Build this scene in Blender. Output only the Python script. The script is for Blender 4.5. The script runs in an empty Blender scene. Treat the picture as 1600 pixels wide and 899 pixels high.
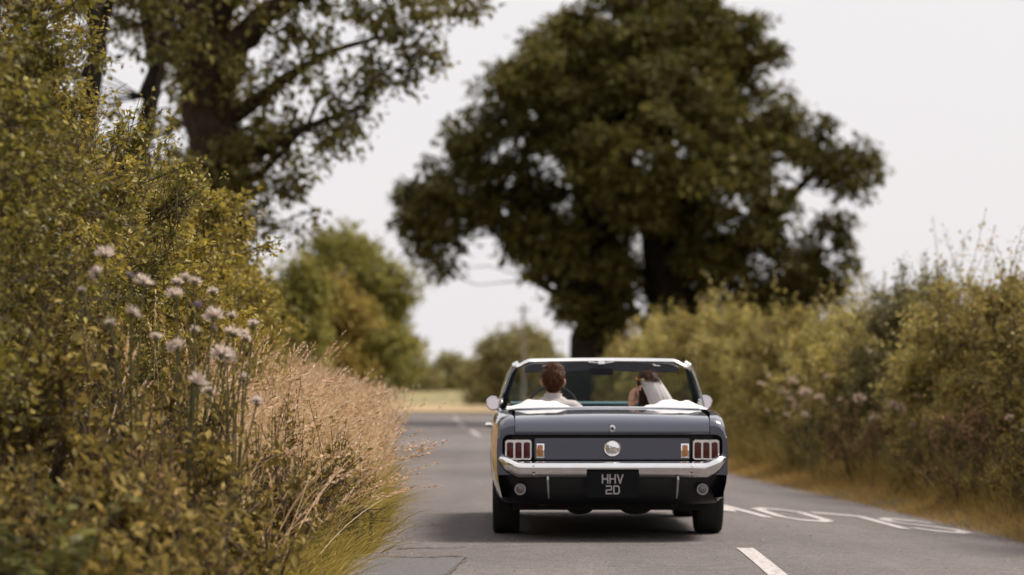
import bpy, bmesh, math
import numpy as np
from mathutils import Vector, Matrix

# ------------------------------------------------------------------ scene, camera, light
sc = bpy.context.scene
COL = sc.collection
R = math.radians

CAM_H = 1.05
cam_data = bpy.data.cameras.new('camera')
cam = bpy.data.objects.new('camera', cam_data)
COL.objects.link(cam)
cam.location = (0, 0, CAM_H)
cam.rotation_euler = (R(90 + 2.118), 0, 0)
cam_data.sensor_width = 36.0
cam_data.lens = 97.6
cam_data.clip_start = 0.2
cam_data.clip_end = 3000
cam_data.dof.use_dof = True
cam_data.dof.focus_distance = 17.4
cam_data.dof.aperture_fstop = 1.8
sc.camera = cam

SUN_EL, SUN_AZ = R(56), R(66)       # azimuth clockwise from +Y (the way the camera looks)
world = bpy.data.worlds.new('World')
sc.world = world
world.use_nodes = True
wn, wl = world.node_tree.nodes, world.node_tree.links
wn.clear()
w_out = wn.new('ShaderNodeOutputWorld')
w_bg = wn.new('ShaderNodeBackground')
w_sky = wn.new('ShaderNodeTexSky')
w_sky.sky_type = 'NISHITA'
w_sky.sun_disc = False
w_sky.sun_elevation = SUN_EL
w_sky.sun_rotation = SUN_AZ
w_sky.dust_density = 6.0
w_sky.air_density = 1.0
w_mix = wn.new('ShaderNodeMix')
w_mix.data_type = 'RGBA'
w_mix.inputs[0].default_value = 0.95            # closed cloud cover over the clear sky
w_mix.inputs[7].default_value = (2.52, 2.43, 2.46, 1)
wl.new(w_sky.outputs[0], w_mix.inputs[6])
wl.new(w_mix.outputs[2], w_bg.inputs[0])
w_bg.inputs[1].default_value = 0.1
wl.new(w_bg.outputs[0], w_out.inputs[0])

sun_data = bpy.data.lights.new('sun', 'SUN')
sun_data.energy = 1.5
sun_data.angle = R(20)
sun_data.color = (1.0, 0.91, 0.80)
sun = bpy.data.objects.new('sun', sun_data)
COL.objects.link(sun)
sd = Vector((math.sin(SUN_AZ) * math.cos(SUN_EL), math.cos(SUN_AZ) * math.cos(SUN_EL), math.sin(SUN_EL)))
sun.rotation_euler = sd.to_track_quat('Z', 'Y').to_euler()
sun.location = (0, 0, 40)

sc.view_settings.view_transform = 'Standard'
sc.view_settings.look = 'None'
sc.view_settings.exposure = 1.80
sc.view_settings.gamma = 1.0
sc.render.engine = 'CYCLES'
sc.cycles.use_denoising = True
sc.cycles.max_bounces = 4
sc.cycles.diffuse_bounces = 2
sc.cycles.glossy_bounces = 3
sc.cycles.transmission_bounces = 4
sc.cycles.debug_use_spatial_splits = True
sc.cycles.use_adaptive_sampling = True
sc.cycles.adaptive_threshold = 0.02
sc.cycles.transparent_max_bounces = 8

# ------------------------------------------------------------------ materials
def nt(m):
    m.use_nodes = True
    return m.node_tree.nodes, m.node_tree.links, m.node_tree.nodes['Principled BSDF']

def mat(name, color, rough=0.5, metal=0.0, coat=0.0, spec=0.5, noise=0.0, nscale=20.0, bump=0.0, bscale=60.0,
        trans=0.0, emit=None, coat_rough=0.05, sheen=0.0):
    m = bpy.data.materials.new(name)
    n, l, b = nt(m)
    b.inputs['Base Color'].default_value = (*color, 1)
    b.inputs['Roughness'].default_value = rough
    b.inputs['Metallic'].default_value = metal
    b.inputs['Coat Weight'].default_value = coat
    b.inputs['Coat Roughness'].default_value = coat_rough
    b.inputs['Specular IOR Level'].default_value = spec
    b.inputs['Transmission Weight'].default_value = trans
    b.inputs['Sheen Weight'].default_value = sheen
    if noise or bump:
        tc = n.new('ShaderNodeTexCoord')
    if noise:
        t = n.new('ShaderNodeTexNoise'); t.inputs['Scale'].default_value = nscale; t.inputs['Detail'].default_value = 6
        l.new(tc.outputs['Object'], t.inputs['Vector'])
        mr = n.new('ShaderNodeMapRange')
        mr.inputs[1].default_value = 0.25; mr.inputs[2].default_value = 0.75
        mr.inputs[3].default_value = 1 - noise; mr.inputs[4].default_value = 1 + noise
        l.new(t.outputs[0], mr.inputs[0])
        mx = n.new('ShaderNodeMix'); mx.data_type = 'RGBA'; mx.blend_type = 'MULTIPLY'; mx.inputs[0].default_value = 1
        mx.inputs[6].default_value = (*color, 1)
        l.new(mr.outputs[0], mx.inputs[7])
        l.new(mx.outputs[2], b.inputs['Base Color'])
    if bump:
        t2 = n.new('ShaderNodeTexNoise'); t2.inputs['Scale'].default_value = bscale; t2.inputs['Detail'].default_value = 8
        l.new(tc.outputs['Object'], t2.inputs['Vector'])
        bp = n.new('ShaderNodeBump'); bp.inputs['Strength'].default_value = bump; bp.inputs['Distance'].default_value = 0.02
        l.new(t2.outputs[0], bp.inputs['Height'])
        l.new(bp.outputs[0], b.inputs['Normal'])
    return m

def leaf_mat(name, stops, translucency=0.35, rough=0.55, per_object=False, patch=0.0, pscale=0.8, spec=0.12, gain=(1, 1, 1)):
    """Foliage: one colour per leaf (each leaf is its own mesh island), thin and translucent."""
    m = bpy.data.materials.new(name)
    n, l, b = nt(m)
    out = n['Material Output']
    if per_object:
        src = n.new('ShaderNodeObjectInfo').outputs['Random']
    else:
        src = n.new('ShaderNodeNewGeometry').outputs['Random Per Island']
    if patch:
        tc = n.new('ShaderNodeTexCoord')
        t = n.new('ShaderNodeTexNoise'); t.inputs['Scale'].default_value = pscale; t.inputs['Detail'].default_value = 3
        l.new(tc.outputs['Object'], t.inputs['Vector'])
        mr = n.new('ShaderNodeMapRange')
        mr.inputs[1].default_value = 0.3; mr.inputs[2].default_value = 0.7
        l.new(t.outputs[0], mr.inputs[0])
        mm = n.new('ShaderNodeMix'); mm.data_type = 'FLOAT'; mm.inputs[0].default_value = patch
        l.new(src, mm.inputs[2]); l.new(mr.outputs[0], mm.inputs[3])
        src = mm.outputs[0]
    rp = n.new('ShaderNodeValToRGB')
    cr = rp.color_ramp
    while len(cr.elements) < len(stops):
        cr.elements.new(0.5)
    for e, (p, c) in zip(cr.elements, stops):
        e.position = p; e.color = (c[0] * gain[0], c[1] * gain[1], c[2] * gain[2], 1)
    l.new(src, rp.inputs[0])
    l.new(rp.outputs[0], b.inputs['Base Color'])
    b.inputs['Roughness'].default_value = rough
    b.inputs['Specular IOR Level'].default_value = spec
    tr = n.new('ShaderNodeBsdfTranslucent')
    l.new(rp.outputs[0], tr.inputs[0])
    ms = n.new('ShaderNodeMixShader'); ms.inputs[0].default_value = translucency
    l.new(b.outputs[0], ms.inputs[1]); l.new(tr.outputs[0], ms.inputs[2])
    l.new(ms.outputs[0], out.inputs[0])
    return m

def glass_mat(name, tint, refl=1.0):
    m = bpy.data.materials.new(name)
    n, l, b = nt(m)
    out = n['Material Output']
    tr = n.new('ShaderNodeBsdfTransparent'); tr.inputs[0].default_value = (*tint, 1)
    gl = n.new('ShaderNodeBsdfGlossy'); gl.inputs['Roughness'].default_value = 0.02
    lw = n.new('ShaderNodeLayerWeight'); lw.inputs[0].default_value = 0.5
    pw = n.new('ShaderNodeMath'); pw.operation = 'POWER'; pw.inputs[1].default_value = 4
    l.new(lw.outputs['Facing'], pw.inputs[0])
    mu = n.new('ShaderNodeMath'); mu.operation = 'MULTIPLY_ADD'; mu.inputs[1].default_value = 0.5 * refl; mu.inputs[2].default_value = 0.05 * refl
    l.new(pw.outputs[0], mu.inputs[0])
    ms = n.new('ShaderNodeMixShader')
    l.new(mu.outputs[0], ms.inputs[0]); l.new(tr.outputs[0], ms.inputs[1]); l.new(gl.outputs[0], ms.inputs[2])
    l.new(ms.outputs[0], out.inputs[0])
    return m

M = {}
M['paint'] = mat('car_paint', (0.018, 0.026, 0.058), 0.32, 0.0, 1.0, 0.5, noise=0.12, nscale=3.0, coat_rough=0.05)
M['paint'].node_tree.nodes['Principled BSDF'].inputs['Coat IOR'].default_value = 1.85
M['black_paint'] = mat('black_paint', (0.005, 0.005, 0.005), 0.5, spec=0.12)
M['bright_trim'] = mat('bright_trim', (0.90, 0.89, 0.88), 0.28, 1.0)
M['valance_shade'] = mat('shaded_valance', (0.006, 0.006, 0.007), 0.35, spec=0.4)  # dark valance finish; shade under the bumper is put into its colour
M['chrome'] = mat('chrome', (0.86, 0.85, 0.85), 0.09, 1.0, noise=0.05, nscale=9)
M['grey_ring'] = mat('grey_ring', (0.26, 0.25, 0.245), 0.35, 1.0)
M['steel'] = mat('dull_steel', (0.42, 0.41, 0.40), 0.35, 1.0)
M['rubber'] = mat('tyre_rubber', (0.016, 0.015, 0.014), 0.8, noise=0.3, nscale=40)
M['dark'] = mat('underbody', (0.010, 0.009, 0.008), 0.85, noise=0.4, nscale=14)
M['red_lens'] = mat('red_lens', (0.070, 0.006, 0.004), 0.3, spec=0.3)
M['amber_lens'] = mat('amber_lens', (0.40, 0.15, 0.04), 0.2, coat=0.4)
M['clear_lens'] = mat('reverse_lens', (0.11, 0.10, 0.095), 0.15, coat=0.6, bump=0.3, bscale=90)
M['letter'] = mat('plate_letter', (0.34, 0.32, 0.31), 0.4, noise=0.1)
M['white_vinyl'] = mat('white_vinyl', (0.74, 0.70, 0.69), 0.5, noise=0.06, nscale=8, bump=0.15, bscale=14)
M['teal'] = mat('teal_dash', (0.035, 0.085, 0.105), 0.4)
M['interior'] = mat('interior_trim', (0.02, 0.023, 0.03), 0.6, noise=0.2)
M['glass'] = glass_mat('windscreen_glass', (0.83, 0.90, 0.86), 0.8)
M['mirror'] = mat('mirror_glass', (0.62, 0.56, 0.57), 0.05, 1.0)
M['skin'] = mat('skin', (0.50, 0.27, 0.19), 0.5, noise=0.08, nscale=12)
M['hair_brown'] = leaf_mat('brown_hair', [(0, (0.035, 0.014, 0.007)), (0.6, (0.075, 0.030, 0.014)), (1, (0.14, 0.06, 0.028))], 0.05, 0.4)
M['hair_dark'] = leaf_mat('dark_brown_hair', [(0, (0.022, 0.011, 0.006)), (0.6, (0.05, 0.024, 0.014)), (1, (0.11, 0.052, 0.03))], 0.05, 0.4)
M['shirt'] = mat('pale_shirt', (0.42, 0.385, 0.385), 0.85, noise=0.06, nscale=9, bump=0.2, bscale=18)
M['trousers'] = mat('grey_trousers', (0.06, 0.06, 0.07), 0.9)
M['dress'] = mat('white_dress', (0.7, 0.66, 0.64), 0.8)
M['bark'] = mat('bark', (0.040, 0.026, 0.017), 0.9, spec=0.08, noise=0.45, nscale=6, bump=0.8, bscale=9)
M['bark_dark'] = mat('oak_bark', (0.022, 0.017, 0.012), 0.9, spec=0.08, noise=0.45, nscale=3, bump=0.8, bscale=4)
M['twig'] = mat('twig', (0.075, 0.050, 0.028), 0.85, noise=0.3, nscale=10)
M['stem'] = mat('green_stem', (0.11, 0.10, 0.035), 0.7, noise=0.25, nscale=15)
M['pole'] = mat('weathered_pole', (0.20, 0.18, 0.17), 0.85, noise=0.2)

def m_veil():
    m = bpy.data.materials.new('veil_tulle')
    n, l, b = nt(m)
    out = n['Material Output']
    b.inputs['Base Color'].default_value = (0.86, 0.83, 0.83, 1); b.inputs['Roughness'].default_value = 0.9
    tl = n.new('ShaderNodeBsdfTranslucent'); tl.inputs[0].default_value = (0.86, 0.83, 0.83, 1)
    tr = n.new('ShaderNodeBsdfTransparent')
    a = n.new('ShaderNodeMixShader'); a.inputs[0].default_value = 0.4
    l.new(b.outputs[0], a.inputs[1]); l.new(tl.outputs[0], a.inputs[2])
    c = n.new('ShaderNodeMixShader'); c.inputs[0].default_value = 0.2
    l.new(a.outputs[0], c.inputs[1]); l.new(tr.outputs[0], c.inputs[2])
    l.new(c.outputs[0], out.inputs[0])
    return m
M['veil'] = m_veil()

def m_road():
    m = bpy.data.materials.new('worn_asphalt')
    n, l, b = nt(m)
    tc = n.new('ShaderNodeTexCoord')
    big = n.new('ShaderNodeTexNoise'); big.inputs['Scale'].default_value = 0.22; big.inputs['Detail'].default_value = 5
    mp = n.new('ShaderNodeMapping'); mp.inputs['Scale'].default_value = (1.0, 0.55, 1)
    l.new(tc.outputs['Object'], mp.inputs[0]); l.new(mp.outputs[0], big.inputs['Vector'])
    mid = n.new('ShaderNodeTexNoise'); mid.inputs['Scale'].default_value = 6; mid.inputs['Detail'].default_value = 8
    l.new(tc.outputs['Object'], mid.inputs['Vector'])
    fine = n.new('ShaderNodeTexVoronoi'); fine.inputs['Scale'].default_value = 85
    l.new(tc.outputs['Object'], fine.inputs['Vector'])
    fr = n.new('ShaderNodeValToRGB')
    fr.color_ramp.elements[0].position = 0.0; fr.color_ramp.elements[0].color = (0.50, 0.49, 0.49, 1)
    fr.color_ramp.elements[1].position = 1.0; fr.color_ramp.elements[1].color = (1.45, 1.43, 1.42, 1)
    l.new(fine.outputs['Color'], fr.inputs[0])
    cr = n.new('ShaderNodeValToRGB')
    cr.color_ramp.elements[0].position = 0.3; cr.color_ramp.elements[0].color = (0.090, 0.080, 0.078, 1)
    cr.color_ramp.elements[1].position = 0.7; cr.color_ramp.elements[1].color = (0.162, 0.147, 0.145, 1)
    l.new(big.outputs[0], cr.inputs[0])
    mr = n.new('ShaderNodeMapRange'); mr.inputs[1].default_value = 0.3; mr.inputs[2].default_value = 0.7
    mr.inputs[3].default_value = 0.78; mr.inputs[4].default_value = 1.20
    # long streaks worn by wheels
    st = n.new('ShaderNodeTexNoise'); st.inputs['Scale'].default_value = 1.0; st.inputs['Detail'].default_value = 4
    mp2 = n.new('ShaderNodeMapping'); mp2.inputs['Scale'].default_value = (2.2, 0.05, 1)
    l.new(tc.outputs['Object'], mp2.inputs[0]); l.new(mp2.outputs[0], st.inputs['Vector'])
    ad = n.new('ShaderNodeMix'); ad.data_type = 'FLOAT'; ad.inputs[0].default_value = 0.45
    l.new(mid.outputs[0], ad.inputs[2]); l.new(st.outputs[0], ad.inputs[3])
    l.new(ad.outputs[0], mr.inputs[0])
    m1 = n.new('ShaderNodeMix'); m1.data_type = 'RGBA'; m1.blend_type = 'MULTIPLY'; m1.inputs[0].default_value = 1
    l.new(cr.outputs[0], m1.inputs[6]); l.new(mr.outputs[0], m1.inputs[7])
    m2 = n.new('ShaderNodeMix'); m2.data_type = 'RGBA'; m2.blend_type = 'MULTIPLY'; m2.inputs[0].default_value = 1
    l.new(m1.outputs[2], m2.inputs[6]); l.new(fr.outputs[0], m2.inputs[7])
    l.new(m2.outputs[2], b.inputs['Base Color'])
    b.inputs['Roughness'].default_value = 0.85
    b.inputs['Specular IOR Level'].default_value = 0.3
    bp = n.new('ShaderNodeBump'); bp.inputs['Strength'].default_value = 0.7; bp.inputs['Distance'].default_value = 0.006
    l.new(fine.outputs['Distance'], bp.inputs['Height'])
    l.new(bp.outputs[0], b.inputs['Normal'])
    return m
M['road'] = m_road()
M['patch'] = mat('tar_patch', (0.098, 0.092, 0.094), 0.85, noise=0.3, nscale=30, bump=0.5, bscale=150)
M['crack'] = mat('crack', (0.05, 0.045, 0.042), 0.9)

def m_marking():
    m = bpy.data.materials.new('road_paint')
    n, l, b = nt(m)
    tc = n.new('ShaderNodeTexCoord')
    t = n.new('ShaderNodeTexNoise'); t.inputs['Scale'].default_value = 28; t.inputs['Detail'].default_value = 10
    t.inputs['Roughness'].default_value = 0.7
    l.new(tc.outputs['Object'], t.inputs['Vector'])
    cr = n.new('ShaderNodeValToRGB')
    e = cr.color_ramp.elements
    e[0].position = 0.38; e[0].color = (0.15, 0.14, 0.14, 1)
    e[1].position = 0.52; e[1].color = (0.46, 0.42, 0.41, 1)
    l.new(t.outputs[0], cr.inputs[0]); l.new(cr.outputs[0], b.inputs['Base Color'])
    b.inputs['Roughness'].default_value = 0.7
    return m
M['marking'] = m_marking()

def m_ground(name, c0, c1, scale=1.5):
    m = bpy.data.materials.new(name)
    n, l, b = nt(m)
    tc = n.new('ShaderNodeTexCoord')
    t = n.new('ShaderNodeTexNoise'); t.inputs['Scale'].default_value = scale; t.inputs['Detail'].default_value = 10
    t.inputs['Roughness'].default_value = 0.65
    l.new(tc.outputs['Object'], t.inputs['Vector'])
    cr = n.new('ShaderNodeValToRGB')
    e = cr.color_ramp.elements
    e[0].position = 0.32; e[0].color = (*c0, 1); e[1].position = 0.68; e[1].color = (*c1, 1)
    l.new(t.outputs[0], cr.inputs[0]); l.new(cr.outputs[0], b.inputs['Base Color'])
    b.inputs['Roughness'].default_value = 0.95
    return m
M['ground'] = m_ground('verge_soil', (0.055, 0.042, 0.024), (0.13, 0.098, 0.05))
M['gravel'] = leaf_mat('gravel', [(0, (0.09, 0.07, 0.06)), (0.6, (0.17, 0.13, 0.115)), (1, (0.30, 0.25, 0.23))], 0.0, 0.9)
M['dry_field'] = m_ground('dry_field', (0.26, 0.18, 0.085), (0.36, 0.26, 0.13), 0.15)
M['green_field'] = m_ground('green_field', (0.16, 0.135, 0.05), (0.23, 0.19, 0.075), 0.12)

# foliage palettes
M['hedge_leaf'] = leaf_mat('hedge_leaf', [(0, (0.022, 0.020, 0.006)), (0.45, (0.070, 0.060, 0.014)), (0.8, (0.150, 0.122, 0.027)), (1, (0.26, 0.20, 0.055))], 0.35, 0.5, patch=0.5, pscale=2.6, spec=0.3, gain=(2.5, 2.55, 2.1))
M['hedge_leaf_b'] = leaf_mat('hedge_leaf_yellow', [(0, (0.035, 0.030, 0.008)), (0.45, (0.115, 0.092, 0.020)), (0.8, (0.21, 0.165, 0.035)), (1, (0.31, 0.24, 0.065))], 0.4, 0.5, patch=0.5, pscale=2.6, spec=0.3, gain=(2.3, 2.25, 1.9))
M['right_leaf'] = leaf_mat('field_hedge_leaf', [(0, (0.050, 0.041, 0.014)), (0.45, (0.105, 0.083, 0.027)), (0.8, (0.165, 0.128, 0.043)), (1, (0.25, 0.19, 0.075))], 0.35, 0.5, patch=0.5, pscale=1.8, spec=0.3, gain=(2.6, 2.6, 2.1))
M['right_leaf_b'] = leaf_mat('field_hedge_leaf_pale', [(0, (0.085, 0.070, 0.026)), (0.45, (0.155, 0.125, 0.045)), (0.8, (0.22, 0.175, 0.065)), (1, (0.30, 0.23, 0.10))], 0.35, 0.5, patch=0.5, pscale=1.8, spec=0.3, gain=(2.45, 2.5, 2.0))
M['right_leaf_c'] = leaf_mat('field_hedge_leaf_dark', [(0, (0.032, 0.027, 0.011)), (0.5, (0.065, 0.053, 0.020)), (1, (0.14, 0.108, 0.038))], 0.3, 0.5, patch=0.5, pscale=1.8, spec=0.3, gain=(2.2, 2.4, 2.1))
M['oak_leaf'] = leaf_mat('oak_leaf', [(0, (0.020, 0.0165, 0.0055)), (0.5, (0.043, 0.034, 0.010)), (0.85, (0.080, 0.062, 0.015)), (1, (0.11, 0.082, 0.022))], 0.25, 0.6, patch=0.5, pscale=0.5, gain=(2.2, 2.4, 2.1))
M['ash_leaf'] = leaf_mat('ash_leaf', [(0, (0.030, 0.023, 0.009)), (0.5, (0.062, 0.049, 0.016)), (0.85, (0.115, 0.092, 0.028)), (1, (0.17, 0.14, 0.045))], 0.35, 0.55, patch=0.4, pscale=0.6, gain=(2.3, 2.5, 2.2))
M['mid_leaf'] = leaf_mat('mid_tree_leaf', [(0, (0.052, 0.045, 0.014)), (0.5, (0.10, 0.086, 0.026)), (1, (0.18, 0.15, 0.05))], 0.35, 0.55, patch=0.5, pscale=0.4, gain=(2.4, 2.55, 2.0))
M['olive_leaf'] = leaf_mat('olive_bush_leaf', [(0, (0.095, 0.070, 0.016)), (0.5, (0.16, 0.118, 0.028)), (1, (0.23, 0.17, 0.05))], 0.35, 0.55, gain=(1.8, 1.8, 1.7))
M['far_leaf'] = leaf_mat('far_tree_leaf', [(0, (0.075, 0.066, 0.030)), (0.5, (0.125, 0.108, 0.050)), (1, (0.19, 0.16, 0.075))], 0.3, 0.6, gain=(1.9, 1.95, 1.7))
M['weed_leaf'] = leaf_mat('weed_leaf', [(0, (0.045, 0.036, 0.012)), (0.45, (0.10, 0.078, 0.024)), (0.8, (0.15, 0.115, 0.038)), (1, (0.23, 0.165, 0.065))], 0.35, 0.55, gain=(2.1, 2.05, 1.7))
M['weed_brown'] = leaf_mat('dry_weed_leaf', [(0, (0.07, 0.045, 0.024)), (0.5, (0.15, 0.098, 0.05)), (1, (0.30, 0.20, 0.11))], 0.3, 0.7, gain=(1.7, 1.6, 1.4))
M['big_leaf'] = leaf_mat('broad_leaf', [(0, (0.038, 0.034, 0.012)), (0.5, (0.080, 0.070, 0.020)), (1, (0.15, 0.125, 0.035))], 0.3, 0.45, per_object=True, gain=(1.2, 1.4, 1.2))
M['sprig_leaf'] = leaf_mat('sprig_leaf', [(0, (0.09, 0.080, 0.018)), (0.5, (0.16, 0.138, 0.032)), (1, (0.26, 0.215, 0.06))], 0.35, 0.45, per_object=True, gain=(1.7, 1.7, 1.5))
M['dry_grass'] = leaf_mat('dry_grass', [(0, (0.27, 0.155, 0.065)), (0.3, (0.56, 0.36, 0.175)), (0.7, (0.84, 0.60, 0.355)), (1, (0.96, 0.81, 0.58))], 0.5, 0.6, gain=(1.0, 0.99, 1.08))
M['green_grass'] = leaf_mat('green_grass', [(0, (0.085, 0.068, 0.014)), (0.45, (0.16, 0.125, 0.028)), (0.8, (0.24, 0.185, 0.05)), (1, (0.36, 0.26, 0.10))], 0.35, 0.55, gain=(1.8, 1.8, 1.6))
M['verge_grass'] = leaf_mat('verge_grass', [(0, (0.13, 0.085, 0.028)), (0.45, (0.24, 0.160, 0.055)), (0.8, (0.33, 0.23, 0.09)), (1, (0.42, 0.30, 0.15))], 0.3, 0.6, patch=0.5, pscale=0.35, gain=(1.7, 1.65, 1.5))
M['fluff'] = leaf_mat('thistle_down', [(0, (0.64, 0.51, 0.43)), (1, (0.90, 0.82, 0.75))], 0.4, 0.9)
M['mauve'] = leaf_mat('mauve_petal', [(0, (0.20, 0.14, 0.22)), (1, (0.40, 0.31, 0.42))], 0.4, 0.8)
M['seed'] = leaf_mat('dry_umbel', [(0, (0.38, 0.27, 0.19)), (1, (0.70, 0.57, 0.46))], 0.3, 0.9)
M['petal_a'] = mat('orange_petal', (0.55, 0.24, 0.05), 0.7)
M['petal_b'] = mat('cream_petal', (0.66, 0.55, 0.40), 0.7)

# ------------------------------------------------------------------ object helpers
def link(o, parent=None):
    COL.objects.link(o)
    if parent is not None:
        o.parent = parent
    return o

def empty(name, loc=(0, 0, 0), rotz=0):
    o = bpy.data.objects.new(name, None)
    o.empty_display_size = 0.1
    COL.objects.link(o)
    o.location = loc
    o.rotation_euler = (0, 0, rotz)
    return o

def tag(o, label=None, cat=None, group=None, kind=None):
    if label: o['label'] = label
    if cat: o['category'] = cat
    if group: o['group'] = group
    if kind: o['kind'] = kind
    return o

def np_mesh(name, verts, tris, mats, smooth=False):
    """Fast mesh from an (n,3) float array and an (m,3) or (m,4) int array."""
    me = bpy.data.meshes.new(name)
    verts = np.asarray(verts, np.float32); tris = np.asarray(tris, np.int32)
    k = tris.shape[1]
    me.vertices.add(len(verts)); me.vertices.foreach_set('co', verts.ravel())
    me.loops.add(tris.size); me.loops.foreach_set('vertex_index', tris.ravel())
    me.polygons.add(len(tris))
    me.polygons.foreach_set('loop_start', np.arange(0, tris.size, k, dtype=np.int32))
    me.polygons.foreach_set('loop_total', np.full(len(tris), k, np.int32))
    if smooth:
        me.polygons.foreach_set('use_smooth', np.ones(len(tris), bool))
    me.update(calc_edges=True)
    for m in (mats if isinstance(mats, (list, tuple)) else [mats]):
        me.materials.append(m)
    return me

def np_obj(name, verts, tris, m, parent=None, smooth=False):
    return link(bpy.data.objects.new(name, np_mesh(name, verts, tris, m, smooth)), parent)

class MB:
    """Collects shapes into one mesh."""
    def __init__(self):
        self.v = []; self.f = []
    def add(self, vs, fs):
        o = len(self.v)
        self.v += [tuple(p) for p in vs]
        self.f += [tuple(i + o for i in f) for f in fs]
        return self
    def box(self, x0, x1, y0, y1, z0, z1):
        vs = [(x, y, z) for z in (z0, z1) for y in (y0, y1) for x in (x0, x1)]
        return self.add(vs, [(0, 2, 3, 1), (4, 5, 7, 6), (0, 1, 5, 4), (2, 6, 7, 3), (0, 4, 6, 2), (1, 3, 7, 5)])
    def grid(self, rows, close_u=False, close_v=False):
        nr, nc = len(rows), len(rows[0])
        vs = [p for r in rows for p in r]
        fs = []
        for i in range(nr if close_v else nr - 1):
            for j in range(nc if close_u else nc - 1):
                a = i * nc + j; b = i * nc + (j + 1) % nc
                c = ((i + 1) % nr) * nc + (j + 1) % nc; d = ((i + 1) % nr) * nc + j
                fs.append((a, b, c, d))
        return self.add(vs, fs)
    def tube(self, pts, rad, n=8, caps=True):
        pts = [Vector(p) for p in pts]
        if not hasattr(rad, '__len__'): rad = [rad] * len(pts)
        rows = []
        up = None
        for i, p in enumerate(pts):
            t = (pts[min(i + 1, len(pts) - 1)] - pts[max(i - 1, 0)]).normalized()
            if up is None:
                up = t.orthogonal().normalized()
            up = (up - t * up.dot(t))
            up = up.normalized() if up.length > 1e-6 else t.orthogonal().normalized()
            s = t.cross(up)
            rows.append([p + (up * math.cos(2 * math.pi * k / n) + s * math.sin(2 * math.pi * k / n)) * rad[i] for k in range(n)])
        o = len(self.v)
        self.grid(rows, close_u=True)
        if caps:
            self.f.append(tuple(o + k for k in range(n))[::-1])
            e = o + (len(rows) - 1) * n
            self.f.append(tuple(e + k for k in range(n)))
        return self
    def lathe(self, prof, center, axis='y', n=24, close=False):
        """prof: list of (radius, along-axis)."""
        rows = []
        for r, a in prof:
            row = []
            for k in range(n):
                c, s = math.cos(2 * math.pi * k / n) * r, math.sin(2 * math.pi * k / n) * r
                p = {'y': (c, a, s), 'x': (a, c, s), 'z': (c, s, a)}[axis]
                row.append((p[0] + center[0], p[1] + center[1], p[2] + center[2]))
            rows.append(row)
        return self.grid(rows, close_u=True, close_v=close)
    def build(self, name, m, parent=None, smooth=True, bevel=0.0, sub=0, auto=40):
        me = bpy.data.meshes.new(name)
        me.from_pydata(self.v, [], self.f)
        bm = bmesh.new(); bm.from_mesh(me)
        bmesh.ops.recalc_face_normals(bm, faces=bm.faces)
        if bevel:
            es = [e for e in bm.edges if len(e.link_faces) == 2 and e.calc_face_angle(0) > R(35)]
            bmesh.ops.bevel(bm, geom=es, offset=bevel, segments=2, affect='EDGES', profile=0.5)
        bm.to_mesh(me); bm.free()
        for mm in (m if isinstance(m, (list, tuple)) else [m]):
            me.materials.append(mm)
        if smooth:
            me.polygons.foreach_set('use_smooth', np.ones(len(me.polygons), bool))
            me.set_sharp_from_angle(angle=R(auto))
        o = link(bpy.data.objects.new(name, me), parent)
        if sub:
            s = o.modifiers.new('sub', 'SUBSURF'); s.levels = sub; s.render_levels = sub
        return o

def sstep(a, b, x):
    t = np.clip((np.asarray(x, float) - a) / (b - a), 0, 1)
    return t * t * (3 - 2 * t)

# ------------------------------------------------------------------ the road line and the lie of the land
CY = np.array([-60, -20, 0, 10, 17, 21, 30, 45, 65, 90, 114, 125, 140])
CX = np.array([0.6, 1.0, 1.18, 1.38, 1.54, 1.57, 1.15, 0.32, -0.80, -1.75, -2.35, -2.6, -2.9])
def cx(y):
    y = np.asarray(y, float)
    return sum(np.interp(y + d, CY, CX) for d in (-3, -1.5, 0, 1.5, 3)) / 5
LHW, RHW = 2.55, 2.70

def surf(x, y):
    """height of the land: the road falls away to the right, a bank rises on its left"""
    x = np.asarray(x, float); y = np.asarray(y, float)
    off = x - cx(y)
    near = 1 - sstep(70, 110, y)
    z = -0.083 * np.clip(off - 0.3, 0, RHW - 0.3) * near
    z = z + near * 0.38 * sstep(LHW + 0.05, LHW + 1.5, -off)
    z = z + near * 0.16 * sstep(RHW + 0.05, RHW + 1.6, off)
    z = z + 3.2 * sstep(210, 420, y)
    return z

def build_ground():
    ys = np.concatenate([np.arange(-60, 8, 4), np.arange(8, 60, 0.7), np.arange(60, 130, 3), np.array([135, 150, 180, 210, 240, 270, 300, 340, 380, 420, 600, 1000, 2000.])])
    offs = np.array([-1500, -500, -200, -100, -50, -25, -14, -8, -6, -5, -4.4, -4, -3.6, -3.3, -3.0, -2.75, -2.5, -2.4, -1.2, 0, 0.3, 1.5, 2.65, 2.75, 3.0, 3.4, 3.8, 4.3, 5, 6, 8, 14, 25, 50, 100, 200, 500, 1500.])
    Y, O = np.meshgrid(ys, offs, indexing='ij')
    X = O + cx(Y)
    Z = surf(X, Y)
    rng = np.random.default_rng(3)
    Z = Z - np.where((O > -2.6) & (O < 2.73), 0.035, 0) + np.where((O < -2.6) | (O > 2.8), rng.normal(0, 0.012, O.shape), 0)
    V = np.stack([X, Y, Z], -1).reshape(-1, 3)
    a = np.arange(len(ys) - 1)[:, None] * len(offs) + np.arange(len(offs) - 1)[None]
    F = np.stack([a, a + 1, a + 1 + len(offs), a + len(offs)], -1).reshape(-1, 4)
    o = np_obj('ground', V, F, M['ground'], smooth=True)
    tag(o, kind='structure')
build_ground()

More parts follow.
